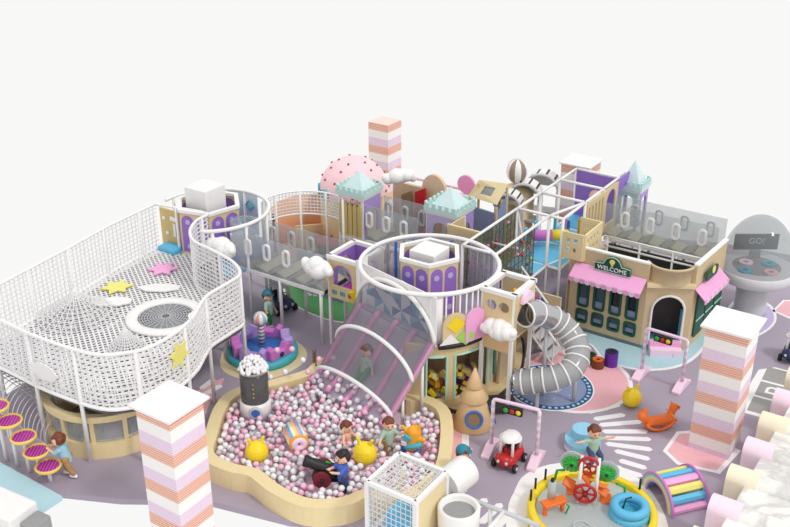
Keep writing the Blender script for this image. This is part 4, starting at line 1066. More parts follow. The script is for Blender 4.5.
MB().tube([(0, .28, .22), (0, -.26, .22)], .24, 28).build('drum', 'legroll', t, True).location = (0, 0, 0)
t.children[0].data.transform(Matrix.Rotation(-PI / 2, 4, 'X') @ Matrix.Translation((0, 0, -.22))) ; t.children[0].rotation_euler = (PI / 2, 0, 0); t.children[0].location = (0, 0, .22)
MB().tube([(.2 * math.cos(a), -.29, .22 + .2 * math.sin(a)) for a in [i * PI / 14 for i in range(28)]], .035, 8, True).build('end_ring', 'amber', t, True)
MB().tube([(.11 * math.cos(a), -.30, .22 + .11 * math.sin(a)) for a in [i * PI / 14 for i in range(28)]], .08, 8, True).build('end_pad', 'palepink', t, True)
# ball cannon
cnn = thing('toy_cannon', 'black toy ball cannon with dark red wheels, aimed left by a child', 'cannon', Vector((cn.x, cn.y, .30)), 0)
D_ = Vector((-.88, .1, .30)).normalized(); c0 = Vector((.18, -.05, .32))
MB().tube([c0 - D_ * .22, c0 - D_ * .15, c0, c0 + D_ * .45, c0 + D_ * .55, c0 + D_ * .6], [.1, .17, .16, .12, .14, .13], 18).build('barrel', 'black', cnn, True)
MB().tube([c0 + D_ * .56, c0 + D_ * .605], .1, 18).build('muzzle', 'dark', cnn, True)
MB().box((.1, -.02, .12), (.62, .26, .2)).build('carriage', 'black', cnn, bevel=.05)
for y in (-.24, .2):
    w = MB().tube([(.02, y, .2), (.02, y + (.07 if y > 0 else -.07), .2)], .2, 24).build('wheel', 'dred', cnn)
    MB().sph((.02, y + (.08 if y > 0 else -.08), .2), .05, 12, 8).build('hub', 'black', w, True)
MB().tube([(c0.x + .02, c0.y, c0.z + .16), (c0.x - .08, c0.y, c0.z + .2)], .025, 8).build('sight', 'leafgreen', cnn)
# orange and blue ride-on figure
t = thing('rocket_toy', 'orange and blue ride-on toy with a pointed top, right side of the pit', 'ride-on toy', Vector((st_.x, st_.y, .30)), -.4)
link_mesh('body', blob([((0, 0, .15), (.05, 0, .5), .2, .17), ((.05, 0, .5), (.2, 0, .72), .13, .03), ((0, .0, .35), (-.22, -.05, .62), .08, .04), ((.05, 0, .3), (.3, -.05, .38), .09, .06)], .018, 2), 'amber', t)
MB().box((-.05, -.19, .42), (.2, .06, .16), M=Matrix.Rotation(.5, 3, 'Y')).build('window', 'teal', t, bevel=.03)
MB().tube([(-.12, -.12, .12), (.0, -.2, .2), (.18, -.18, .27), (.27, -.1, .3)], .06, 10).build('belt', 'teal', t, True)
MB().box((-.12, -.2, .27), (.14, .05, .12)).build('badge', 'palepink', t, bevel=.02)
for s in (-1, 1): MB().sph((.16 * s, -.08, .04), .09, 12, 8).build('foot', 'blue', t, True)

# ================================================================ CAROUSEL
ca = thing('seat_carousel', 'small round pink and purple seat ring round a striped pole, teal base', 'carousel', Vector((cc.x, cc.y + .12, 0)))
MB().lathe([(.001, 0), (.98, 0), (.98, .16), (.9, .2), (.001, .2)], n=48).build('base', 'teal', ca, True)
MB().lathe([(.001, .2), (.52, .2), (.50, .26), (.001, .26)], n=32).build('centre_pad', 'blue', ca, True)
for k in range(6):
    a = k * PI / 3 + .3; M = Matrix.Translation((.68 * math.cos(a), .68 * math.sin(a), .2)) @ Matrix.Rotation(a + PI / 2, 4, 'Z')
    s = MB(); s.ext([[(-.36, 0), (.36, 0), (.36, .3), (.22, .36), (.12, .2), (-.12, .2), (-.22, .36), (-.36, .3)]], (0, .12, 0), X, Z, .26); s.move(M)
    o = s.build('seat_block', 'orchid' if k % 2 else 'lilac', ca, bevel=.03)
    e2 = MB(); e2.ext([circ(.07, 14, (0, .12))], (0, -.145, 0), X, Z, .02); e2.move(M); e2.build('eye_disc', 'navy', o)
MB().bar((0, 0, .26), (0, 0, .92), .09, 16).build('pole', 'polestripe', ca, True)
o = MB().sph((0, 0, 0), .2, 24, 16).build('top_ball', 'ballstripe', ca, True); o.location = (0, 0, 1.1)
# ================================================================ SMALLER THINGS ON THE FLOOR
# cone tree house
t = thing('cone_treehouse', 'beige three tier cone house with a blue ringed round hole', 'playhouse', at(473, 424) + Vector((0, .0, 0)))
MB().lathe([(.48, 0), (.51, .04), (.27, .76), (.22, .8), (.001, .8)], n=40).build('lower_cone', 'wood', t, True)
MB().lathe([(.33, .74), (.35, .78), (.12, 1.14), (.001, 1.14)], n=36).build('middle_cone', 'wood', t, True); MB().lathe([(.001, .74), (.33, .74)], n=36).build('middle_base', 'beige2', t)
MB().lathe([(.001, 1.08), (.19, 1.08), (.20, 1.11), (.02, 1.6), (.001, 1.6)], n=30).build('top_cone', 'wood', t, True)
Pn = Vector((-.02, -.40, .40)); tilt = Matrix.Rotation(-.30, 3, 'X')
def onp(a, r, d=0): return Pn + tilt @ Vector((r * math.cos(a), -d, r * math.sin(a)))
MB().tube([onp(i * PI / 14, .2, .03) for i in range(28)], .032, 8, True).build('hole_ring', 'blue', t, True)
MB().add([onp(i * PI / 14, .2, .02) for i in range(28)] + [onp(i * PI / 14, .2, -.05) for i in range(28)], [tuple(range(28)), tuple(range(28, 56))[::-1]] + [(i, (i + 1) % 28, 28 + (i + 1) % 28, 28 + i) for i in range(28)]).build('hole', 'brown', t)
MB().box((.47, -.05, .32), (.03, .12, .5), M=Matrix.Rotation(-.3, 3, 'Y')).build('ladder_strip', 'blue', t)
# traffic light gates
def gate(label, f0, f1, h):
    a, b = at(*f0), at(*f1); c = (a + b) / 2; rz = math.atan2(b.y - a.y, b.x - a.x); L = (b - a).length
    t = thing('traffic_gate', label, 'gate', c, rz, 'traffic light gates')
    x = L / 2
    MB().tube([(-x, 0, .1), (-x, 0, h - .06), (-x + .02, 0, h - .02), (-x + .06, 0, h), (x - .06, 0, h), (x - .02, 0, h - .02), (x, 0, h - .06), (x, 0, .1)], .045, 8).build('frame', 'gatestripe', t, True)
    for s in (-1, 1):
        MB().ext([[(-.42, 0), (.42, 0), (.42, .08), (.1, .2), (-.1, .2), (-.42, .08)]], (s * x + .11, 0, 0), Y, Z, .22 * -1 if 0 else .22).move(Matrix.Translation((-.22, 0, 0))).build('foot', 'palepink', t, bevel=.015)
    sg = MB().box((-.06, -.07, h - .14), (.48, .1, .2)).build('signal_box', 'black', t, bevel=.02)
    for i, m in enumerate(('leafgreen', 'red', 'yellow')):
        MB().sph((-.21 + i * .15, -.12, h - .14), .062, 14, 8, (1, .4, 1)).build('signal_lamp', m, sg, True)
    return t
gate('pink and white traffic light gate behind the red toy car', (491, 450), (536, 462), 1.42)
gate('pink and white traffic light gate in front of the shop doorway', (641, 375), (681, 388), 1.42)
# red ride-on car
def ride_car(name, label, p, rz, body, roof, s=1.0):
    t = thing(name, label, 'toy car', p, rz, None)
    link_mesh('body', blob([((-.28 * s, 0, .24 * s), (.28 * s, 0, .24 * s), .17 * s, .16 * s), ((-.25 * s, -.12 * s, .24 * s), (.25 * s, -.12 * s, .24 * s), .13 * s, .13 * s), ((-.25 * s, .12 * s, .24 * s), (.25 * s, .12 * s, .24 * s), .13 * s, .13 * s), ((-.3 * s, -.1 * s, .36 * s), (-.3 * s, .1 * s, .36 * s), .08 * s, .08 * s)], .02, 2), body, t)
    for x in (-.24, .2):
        for y in (-.15, .15): MB().tube([(x * s, y * s, .32 * s), (x * .9 * s, y * .95 * s, .62 * s), (x * .6 * s, y * .8 * s, .78 * s)], .035 * s, 8).build('roof_pillar', roof, t, True)
    MB().sph((-.02 * s, 0, .70 * s), .27 * s, 20, 10, (1, .85, .5), PI / 2, PI).build('roof', roof, t, True); MB().lathe([(.001, 0), (.26 * s, 0)], (-.02 * s, 0, .70 * s), 20).build('roof_lining', roof, t)
    for x in (-.26, .26):
        for y in (-.26, .26):
            w = MB().tube([(x * s, (y - .04) * s, .1 * s), (x * s, (y + .04) * s, .1 * s)], .1 * s, 18).build('wheel', 'black', t, True)
            MB().sph((x * s, (y + (.04 if y > 0 else -.04)) * s, .1 * s), .05 * s, 12, 8, (1, .5, 1)).build('hubcap', 'lgrey', w, True)
    MB().box((-.1 * s, 0, .42 * s), (.1 * s, .26 * s, .26 * s)).build('seat', 'black', t, bevel=.02)
    MB().tube([(.17 * s, .09 * s * math.cos(a), .46 * s + .09 * s * math.sin(a)) for a in [i * PI / 8 for i in range(16)]], .015, 6, True).build('steering_wheel', 'black', t, True)
    for y in (-.1, .1): MB().sph((.41 * s, y * s, .27 * s), .04 * s, 10, 8).build('headlamp', 'lgrey', t, True)
    return t
ride_car('ride_on_car', 'red ride-on toy car with a white roof under the nearer traffic gate', at(509, 463), -2.1, 'red', 'white', 1.0)
ride_car('ride_on_car', 'navy ride-on toy car with a grey roof behind the teal capped child', at(281, 309), -.9, 'navy', 'lgrey', 1.15)
ride_car('ride_on_car', 'navy ride-on toy car with a white roof at the right edge above the parking bays', at(792, 359), -2.2, 'navy', 'white', 1.0)
# foam rolls
for p, r, h, m, lab in (((590, 362), .16, .24, 'rolldgreen', 'short dark green foam roll farthest left by the pink floor rug'), ((597.5, 367), .17, .24, 'rollbrown', 'short red brown foam roll between green and purple rolls'), ((610.5, 365), .18, .42, 'rollpurple', 'taller purple foam roll on the floor before the shop')):
    t = thing('foam_roll', lab, 'foam roll', at(*p)); MB().lathe([(.05, 0), (r, 0), (r, h), (.05, h - .01), (.05, 0)], n=28).build('outer_roll', m, t)
    MB().tube([((.05 + (r - .07) * k / 40) * math.cos(k * .6), (.05 + (r - .07) * k / 40) * math.sin(k * .6), h + .005) for k in range(41)], .012, 4).build('top_spiral', 'dark' if m != 'rollbrown' else 'orange', t)
# squirrel rocker
t = thing('squirrel_rocker', 'orange squirrel shaped rocking toy on the crosswalk side of the striped pillar', 'rocking toy', at(657, 428), .25)
caps = [((-.28, 0, .22), (.28, 0, .22), .13, .13), ((.28, 0, .26), (.38, 0, .52), .1, .09), ((.38, 0, .54), (.50, 0, .52), .11, .06), ((-.28, 0, .26), (-.44, 0, .42), .1, .13), ((-.44, 0, .42), (-.38, 0, .58), .11, .06),
        ((.34, .05, .6), (.33, .06, .68), .03, .015), ((.34, -.05, .6), (.33, -.06, .68), .03, .015), ((.3, .1, .28), (.42, .12, .24), .05, .04), ((.3, -.1, .28), (.42, -.12, .24), .05, .04)]
link_mesh('body', blob(caps, .018, 3), 'orange', t)
for y in (-.14, .14): MB().tube([(.42 * math.sin(a), y, .44 - .4 * math.cos(a)) for a in [-1.1 + i * .22 for i in range(11)]], .04, 8).build('rocker', 'orange', t, True)
MB().bar((.3, -.18, .4), (.3, .18, .4), .02, 8).build('handle', 'amber', t, True)
for y in (-.07, .07): MB().sph((.45, y, .58), .02, 8, 6).build('eye', 'black', t, True)
# rainbow arch
ra = thing('rainbow_arch', 'low barrel arch with rainbow edge and pastel slats, before the striped pillar', 'arch', Vector((6.15, 17.72, 0)), .32)
RS = .82
cols = ['skyblue', 'pink', 'paleyellow', 'skyblue', 'pink', 'paleyellow', 'skyblue', 'pink']
for k in range(8):
    a0 = PI * k / 8; m = MB()
    m.ext([[(r * math.cos(a), r * math.sin(a)) for r, a in ((RS * .58, a0 + .02), (RS * .70, a0 + .05), (RS * .735, a0 + PI / 16), (RS * .70, a0 + PI / 8 - .05), (RS * .58, a0 + PI / 8 - .02))]], (-.42, 0, 0), Y, Z, .84); m.build('slat', cols[k], ra)
for x in (-.47, .42):
    for i, c in enumerate(('orchid', 'skyblue', 'mint', 'paleyellow', 'rosepad', 'lilac')):
        r1 = RS * (.78 - i * .045); m = MB(); m.ext([[(r1 * math.cos(PI * j / 24), r1 * math.sin(PI * j / 24)) for j in range(25)] + [((r1 - .04) * math.cos(PI * j / 24), (r1 - .04) * math.sin(PI * j / 24)) for j in range(24, -1, -1)]], (x, 0, 0), Y, Z, .05); m.build('rainbow_band', c, ra)
# stepped dais
ds = thing('round_dais', 'pale blue and pink two step round dais behind the water table', 'dais', at(582, 447))
MB().lathe([(.001, 0), (.42, 0), (.42, .24), (.001, .24)], n=36).build('lower_step', 'daisblue', ds); MB().lathe([(.425, .02), (.43, .02), (.43, .12), (.425, .12)], n=36).build('pink_band', 'palepink', ds)
MB().lathe([(.001, .24), (.27, .24), (.27, .44), (.001, .44)], (.03, .12, 0), 30).build('upper_step', 'daisblue', ds)
# water table with gears
wt = thing('water_table', 'round yellow rimmed water table in front of the stepped dais', 'water table', (4.15, 16.85, 0))
MB().lathe([(1.19, .0), (1.35, .0), (1.35, .37), (1.33, .39), (1.21, .39), (1.19, .37), (1.19, 0)], n=64).build('rim', 'yellow', wt, True)
MB().lathe([(.001, .16), (1.2, .16), (1.2, .2), (.001, .2)], n=48).build('basin', 'lgrey', wt); MB().lathe([(.001, .28), (1.17, .28)], n=48).build('water', 'water', wt)
for a in (1.6, 2.3, 2.62, 2.95, .5): MB().bar((1.29 * math.cos(a), 1.29 * math.sin(a), .4), (1.29 * math.cos(a), 1.29 * math.sin(a), .66), .025, 8).build('tap', 'black', wt, True)
for k, (x, y, r) in enumerate(((-.3, -.5, .18), (-.1, -.62, .14), (.35, -.62, .1))): MB().lathe([(r - .02, .28), (r, .28), (r, .32), (r - .02, .32), (r - .02, .28)], (x, y, 0), 24).build('basin_ring', 'lgrey', wt)
gt = thing('gear_tower', 'red, green and orange toy gear tower with white posts in the water table', 'gear toy', (4.10, 17.30, .2), -.25)
for x in (-.16, .2): MB().tube([(x, -.2, 0), (x, -.1, .7), (x, .0, 1.06), (x, .08, 1.1)], .04, 8).build('post', 'white', gt, True)
def gear(c, r, n, m, name, spoke=True):
    c = Vector(c); g = MB(); g.tube([c + Vector((r * math.cos(a), 0, r * math.sin(a))) for a in [i * PI / 14 for i in range(28)]], .035, 8, True)
    for k in range(n):
        a = 2 * PI * k / n; g.bar(c, c + Vector((r * math.cos(a), 0, r * math.sin(a))), .025, 6)
    o = g.build(name, m, gt, True); MB().bar(c - Vector((0, .07, 0)), c + Vector((0, .05, 0)), .05, 10).build('hub', 'dred' if m == 'red' else 'black', o, True)
gear((.0, -.02, .95), .2, 5, 'red', 'gear_wheel'); gear((-.02, -.26, .40), .22, 6, 'red', 'gear_wheel')
for cx_ in (-.36, .38):
    c = Vector((cx_, -.0, .92 if cx_ < 0 else .80)); g = MB()
    for k in range(12):
        a = PI * k / 6; g.bar(c, c + Vector((.20 * math.cos(a), 0, .20 * math.sin(a))), .03, 6)
    g.sph(c, .09, 12, 8, (1, .6, 1)); o = g.build('spray_wheel', 'leafgreen', gt); MB().sph(c - Vector((0, .06, 0)), .04, 8, 6).build('hub', 'black', o, True)
    MB().lathe([(.001, 0), (.26, 0), (.26, .03), (.001, .03)], n=28).move(Matrix.Translation(c + Vector((0, .07, 0))) @ Matrix.Rotation(-PI / 2, 4, 'X')).build('clear_disc', 'water', gt)
for k, (x, z, rz_) in enumerate(((-.38, .42, .5), (-.3, .25, -.3), (.34, .35, .6), (.42, .14, -.4), (.3, .55, .2), (.0, .62, .9), (-.1, .15, .3))):
    MB().box((x, .0, z), (.26, .22, .06), M=Matrix.Rotation(rz_, 3, 'Y') @ Matrix.Rotation(.6, 3, 'X')).build('paddle', 'orange', gt, bevel=.02)
MB().bar((-.4, .0, .62), (.45, .0, .56), .03, 8).build('axle', 'yellow', gt, True); MB().tube([(-.75, .1, 0), (-.66, .1, .62), (-.5, .05, .7)], .03, 8).build('side_pipe', 'leafgreen', gt, True); MB().tube([(.85, .1, 0), (.78, .1, .45), (.6, .05, .55)], .03, 8).build('side_pipe', 'leafgreen', gt, True)
wb = thing('ring_tub', 'blue double ring tub standing in the water table', 'tub', (4.92, 16.78, .2))
for z, r in ((.10, .34), (.28, .32)): MB().tube([(r * math.cos(a), r * math.sin(a), z) for a in [i * PI / 18 for i in range(36)]], .1, 10, True).build('ring', 'skyblue', wb, True)
MB().tube([(-.18 + .0, 0, .05), (-.1, 0, .48), (.02, 0, .52)], .02, 6).build('spout', 'dgreen', wb)
MB().lathe([(.001, 0), (.3, 0)], (0, 0, .12), 24).build('tub_water', 'teal', wb)
fo = thing('water_fountain_toy', 'orange legged toy fountain with a clear column, left in the water table', 'fountain toy', (3.30, 16.95, .2), .4)
for x in (-.22, .2):
    MB().box((x, -.12, .16), (.07, .07, .32)).build('leg', 'orange', fo)
MB().box((0, -.1, .34), (.55, .24, .07)).build('tray', 'orange', fo, bevel=.02); MB().bar((.0, .02, .36), (.0, .02, .78), .09, 14).build('column', 'water', fo, True); MB().bar((0, .02, .76), (0, .02, .86), .04, 10).build('column_cap', 'black', fo, True)
MB().bar((0, .02, .38), (0, .02, .7), .04, 10).build('column_core', 'amber', fo, True); MB().tube([(.2, -.25, .05), (.25, -.3, .3), (.18, -.3, .36)], .02, 6).build('side_tap', 'leafgreen', fo)

# ================================================================ NET CAGE AND TUBES (near edge)
cg = gthing('net_cage', 'white framed mesh cage box at the near edge, right of the ball pit', 'cage', -9.43, 13.1)
S_ = 1.14; H_ = 1.6
for x in (0, S_):
    for y in (0, S_): MB().box((x, y, H_ / 2), (.09, .09, H_)).build('post', 'white', cg)
for z in (H_, .3):
    for y in (0, S_): MB().box((S_ / 2, y, z), (S_, .085, .085)).build('rail', 'white', cg)
    for x in (0, S_): MB().box((x, S_ / 2, z), (.085, S_, .085)).build('rail', 'white', cg)
def meshpanel(O, U, Vv):
    m = MB(); O, U, Vv = Vector(O), Vector(U), Vector(Vv)
    for k in range(1, 10): m.bar(O + U * (k / 10), O + U * (k / 10) + Vv, .009, 4); m.bar(O + Vv * (k / 10), O + Vv * (k / 10) + U, .009, 4)
    return m.build('mesh_panel', 'net', cg)
meshpanel((0, 0, .3), (S_, 0, 0), (0, 0, H_ - .3)); meshpanel((0, 0, .3), (0, S_, 0), (0, 0, H_ - .3)); meshpanel((0, 0, H_), (S_, 0, 0), (0, S_, 0))
MB().box((S_ - .02, S_ / 2, .9), (.03, S_, 1.2)).build('side_board', 'cream', cg)
MB().box((S_ / 2, S_ / 2, .32), (S_ - .1, S_ - .1, .06)).build('base_mat', 'lgrey', cg)
MB().box((.74, .34, .68), (.7, .6, .66)).build('blue_box', 'skyblue', cg, bevel=.03); MB().bar((.2, .5, .35), (.35, .75, 1.5), .05, 8).build('leaning_post', 'cream', cg); MB().sph((.75, .8, .85), .17, 14, 8, (1, 1, .6)).build('black_cap', 'black', cg, True)
wt_ = thing('white_tube', 'short wide white tube leaving the back of the mesh cage', 'tube', at(455, 505, 0))
MB().tube([at(445, 486, .95), at(466, 470, .95)], .34, 28).build('tube', 'white', wt_, False, world=True); 
for a in (.15, .85): r_ = at(445, 486, .95).lerp(at(466, 470, .95), a); MB().bar((r_.x, r_.y, 0), (r_.x, r_.y, .63), .06, 10).build('stand', 'white', wt_, True, world=True)
bu = at(459, 507, 1.1); bt_ = thing('white_drum', 'open white drum with grey inside, beside the mesh cage', 'drum', Vector((bu.x, bu.y, 0)))
MB().lathe([(.30, .2), (.41, .2), (.43, 1.1), (.39, 1.14), (.34, 1.1), (.33, .9), (.001, .9)], n=40).build('shell', 'white', bt_, True); MB().lathe([(.335, .98), (.001, .98)], n=36).build('grey_filling', 'grey', bt_)
MB().lathe([(.28, 0), (.32, 0), (.32, .22), (.28, .22)], n=36).build('foot', 'lgrey', bt_)
pr2 = thing('pipe_barrier', 'grey white pipe railing running right from the mesh cage at the near edge', 'barrier', at(500, 540, 0))
a, b = at(452, 492, .9), at(540, 526, .9); MB().bar(a, b, .05, 10).build('top_pipe', 'lgrey', pr2, True, world=True)
for k in (.03, .45, .92):
    p = a.lerp(b, k); MB().bar((p.x, p.y, 0), p, .045, 10).build('upright', 'white', pr2, True, world=True)
a2, b2 = at(478, 530, .3), at(560, 550, .3); p = a.lerp(b, .6); MB().bar(p, p + Vector((-.5, -.75, 0)), .045, 10).build('cross_pipe', 'white', pr2, True, world=True)
MB().bar(p + Vector((-.5, -.75, 0)), p + Vector((-.5, -.75, -.9)), .045, 10).build('upright', 'white', pr2, True, world=True)

# ================================================================ SCALLOPED COUNTER (near right corner)
sc2 = gthing('scalloped_counter', 'cream marble counter edged with pink and cream half round rolls, right corner', 'counter', -3.54, 15.2)
MB().box((1.9, 4.1, .46), (3.4, 8.2, .92)).build('body', 'marblecream', sc2)
for k in range(7):
    y = .72 + k * 1.2; m = 'palepink' if 0 else ('pink' if k % 2 else 'cream')
    r = MB(); r.ext([circ(.26, 16, (0, 0), 0, PI) + [(-.26, -.6), (.26, -.6)]], (-.2, y, .9), Y, Z, .62); r.build('end_roll', 'rollpink' if k % 2 else 'rollcream', sc2)
    r = MB(); r.ext([circ(.24, 16, (0, 0), 0, PI)], (.42, y, .86), Y, Z, 3.0); r.build('long_roll', 'marblecream', sc2)

# ================================================================ THE FAR SIDE
dm = at(354, 190, 2.2); pd = thing('pink_dome', 'big pale pink dome with dark red studs and teal round windows', 'dome', Vector((dm.x, dm.y, 0)))
MB().lathe([(1.12, 0), (1.12, 2.25), (1.05, 2.25), (1.05, 0), (1.12, 0)], n=48).build('drum_wall', 'beige2', pd, True)
MB().sph((0, 0, 2.2), 1.14, 40, 16, t0=PI / 2, t1=PI).build('dome_shell', 'domepink', pd, True)
for i, el in enumerate((.12, .48, .85, 1.15)):
    n = (16, 13, 9, 5)[i]
    for k in range(n):
        a = 2 * PI * (k + .5 * (i % 2)) / n; p = Vector((math.cos(el) * math.cos(a), math.cos(el) * math.sin(a), math.sin(el))) * 1.15
        if p.y < .7: MB().sph(p + Vector((0, 0, 2.2)), .04, 8, 6).build('stud', 'studred', pd, True)
for a in (-2.5, -3.05, -1.1):
    d = Vector((math.cos(a), math.sin(a), 0)); U = Vector((-d.y, d.x, 0)); c = d * 1.13 + Vector((0, 0, 2.28))
    o = MB().tube([c + U * .15 * math.cos(t) + Vector((0, 0, .15 * math.sin(t))) for t in [j * PI / 10 for j in range(20)]], .05, 8, True).build('round_window', 'teal', pd, True)
    MB().ext([circ(.13, 16)], c - d * .02, U, Z, .04).build('window_glass', 'tri_white', o)
# curved net fence, peach den behind, red mats
nf = thing('curved_net_fence', 'curved white net fence between left round tower and picketed turret', 'net fence', (-2.75, 28.6, 0))
arc = [Vector((-2.75 + 1.25 * math.cos(a), 27.9 + 1.05 * math.sin(a), 0)) for a in [PI * (.98 - .86 * i / 24) for i in range(25)]]
for z in (2.1, 2.85): MB().tube([(p.x, p.y, z) for p in arc], .03, 8).build('rail', 'white', nf, True, world=True)
net_wall(arc, 2.1, 2.85, 7, .11, .016).build('net', 'net', nf, world=True)
for i in (0, 6, 12, 18, 24): MB().bar((arc[i].x, arc[i].y, 0), (arc[i].x, arc[i].y, 2.85), .04, 8).build('post', 'white', nf, True, world=True)
pw = thing('peach_den', 'peach walled den behind the curved net fence', 'play den', (-2.6, 29.6, 0))
MB().lathe([(1.35, 0), (1.35, 2.0), (1.28, 2.0), (1.28, 0), (1.35, 0)], (0, 0, 0), 30, a0=0.1, a1=PI + .35).build('curved_wall', 'peach', pw, True)
MB().lathe([(.001, .5), (1.28, .5), (1.28, .0)], (0, 0, 0), 40).build('den_floor', 'peach', pw)
MB().box((-.2, .35, .9), (.9, .06, .8), .2).build('inner_board', 'beige2', pw)
for i, (x, y, rz_) in enumerate(((327, 240, .2), (341, 232, .2))):
    t = thing('red_mat', ['red slab mat leaning in the peach den, nearer one', 'red slab mat in the peach den beside the picketed turret'][i], 'mat', at(x, y, .9) - Vector((0, 0, .3)), rz_)
    MB().box((0, 0, .25), (.75, .7, .12), M=Matrix.Rotation(.25, 3, 'Y')).build('pad', 'red', t, bevel=.02); MB().box((0, 0, .08), (.6, .6, .2)).build('foot', 'dark', t)
t = thing('red_mat', 'red floor mats under the middle bridge beside the picketed turret', 'mat', at(372, 247, 1.0) - Vector((0, 0, .4)), GR)
MB().box((0, 0, .3), (1.2, .6, .1)).build('pad', 'red', t); MB().box((0, 0, .12), (1.1, .5, .26)).build('foot', 'dark', t)
# back wall with round top, red and brown doors
o = at(393, 186, 2.75); bwl = thing('back_partition', 'beige partition wall with a round crest behind the middle bridge', 'partition', Vector((o.x, o.y, 0)), GR)
MB().ext([[(0, 0), (2.2, 0), (2.2, 2.92)] + [(1.5 + .42 * math.cos(t), 2.92 + .5 * math.sin(t)) for t in [PI * i / 14 for i in range(15)]] + [(0, 2.92)]], (0, 0, 0), X, Z, -.12).build('wall_panel', 'partition', bwl)
MB().box((1.1, 1.2, 2.66), (2.3, .1, .08)).build('back_rail', 'palepink', bwl); MB().box((2.15, .7, 1.33), (.1, 1.2, 2.66)).build('end_panel', 'beige2', bwl)
for i, (x, m, lab) in enumerate(((.50, 'brown', 'brown tilted play door on the beige back partition'), (1.0, 'red', 'red tilted play door on the beige back partition'))):
    b = Vector((o.x, o.y, 0)) + Vector((CY, -SY, 0)) * x + Vector((-SY, -CY, 0)) * .2
    t = thing('play_door', lab, 'door panel', b, GR, None)
    MB().ext([[(0, 0), (.42, 0), (.36, 3.05 - .2 * (1 - i)), (0, 2.85 - .2 * (1 - i))], rect(.08, 1.6, .28, 2.3 - .1 * (1 - i))], (0, 0, 0), X, Z, .08).build('leaf', 'red' if i else 'brown', t); MB().ext([rect(.08, 1.6, .28, 2.3)], (0, .04 - .06, 0), X, Z, .02).build('inset', 'dred', t)
c = at(467, 184, 3.0); t = thing('pink_disc_sign', 'round pink disc sign on a post left of the skylight roof', 'disc sign', Vector((c.x, c.y, 0)), GR)
MB().ext([circ(.3, 28, (0, 3.0))], (0, 0, 0), X, Z, .08).build('disc', 'pink2', t); MB().bar((0, .0, 0), (0, .0, 2.8), .04).build('post', 'white', t); MB().box((.0, -.1, 2.62), (.5, .2, .1)).build('bow', 'palepink', t)
# hut with slanted roof and skylight
q = [at(479, 180, 3.3), at(508, 184, 3.3), at(497, 205, 2.75), at(467.6, 196, 2.75)]; hc = (q[0] + q[1] + q[2] + q[3]) / 4
ht = thing('skylight_hut', 'hut with slanted cream roof and one square skylight', 'playhouse', Vector((hc.x, hc.y, 0)))
def bil(u, v): return (q[0] * (1 - u) + q[1] * u) * (1 - v) + (q[3] * (1 - u) + q[2] * u) * v
N = (q[1] - q[0]).cross(q[3] - q[0]).normalized(); N = N if N.z < 0 else -N
m = MB(); H4 = [(.32, .28), (.68, .28), (.68, .72), (.32, .72)]; vs = q + [bil(u, v) for u, v in H4]; k = len(vs); vs = vs + [p + N * .08 for p in vs]
fs = [(i, (i + 1) % 4, 4 + (i + 1) % 4, 4 + i) for i in range(4)]; fs += [tuple(x + k for x in f)[::-1] for f in fs]; fs += [(i, i + k, (i + 1) % 4 + k, (i + 1) % 4) for i in range(4)] + [(4 + i, 4 + (i + 1) % 4, 4 + (i + 1) % 4 + k, 4 + i + k) for i in range(4)]
m.add(vs, fs).build('roof', 'cream', ht, world=True)
MB().add([bil(u, v) + N * .03 for u, v in H4] + [bil(u, v) + N * .05 for u, v in H4], [(0, 1, 2, 3), (7, 6, 5, 4), (0, 4, 5, 1), (1, 5, 6, 2), (2, 6, 7, 3), (3, 7, 4, 0)]).build('skylight', 'grey', ht, world=True)
for p in q: MB().bar((p.x * .97 + hc.x * .03, p.y * .97 + hc.y * .03, 0), (p.x * .97 + hc.x * .03, p.y * .97 + hc.y * .03, p.z - .1), .045).build('post', 'beige2', ht, world=True)
for a, b in ((q[2], q[3]), (q[1], q[2])):
    MB().add([(a.x, a.y, 1.0), (b.x, b.y, 1.0), (b.x, b.y, b.z - .3), (a.x, a.y, a.z - .3)] + [(a.x + .04, a.y + .04, 1.0), (b.x + .04, b.y + .04, 1.0), (b.x + .04, b.y + .04, b.z - .3), (a.x + .04, a.y + .04, a.z - .3)], [(0, 1, 2, 3), (7, 6, 5, 4), (0, 4, 5, 1), (1, 5, 6, 2), (2, 6, 7, 3), (3, 7, 4, 0)]).build('wall_panel', 'matblue', ht, world=True)
# striped balloon ball on a cream cone
c = at(517, 171, 3.05); t = thing('striped_balloon', 'grey brown and white striped balloon on a cream stand', 'balloon', Vector((c.x, c.y, 0)))
o = MB().sph((0, 0, 0), .34, 32, 16, (1, 1, 1.2)).build('balloon', 'balloonstripe', t, True); o.location = (0, 0, 3.05)
MB().lathe([(.62, 2.1), (.55, 2.35), (.35, 2.52), (.12, 2.62), (.001, 2.62)], n=36).build('stand_top', 'cream', t, True); MB().lathe([(.6, 0), (.6, 2.15), (.55, 2.15), (.55, 0), (.6, 0)], n=36).build('stand_drum', 'cream', t, True)
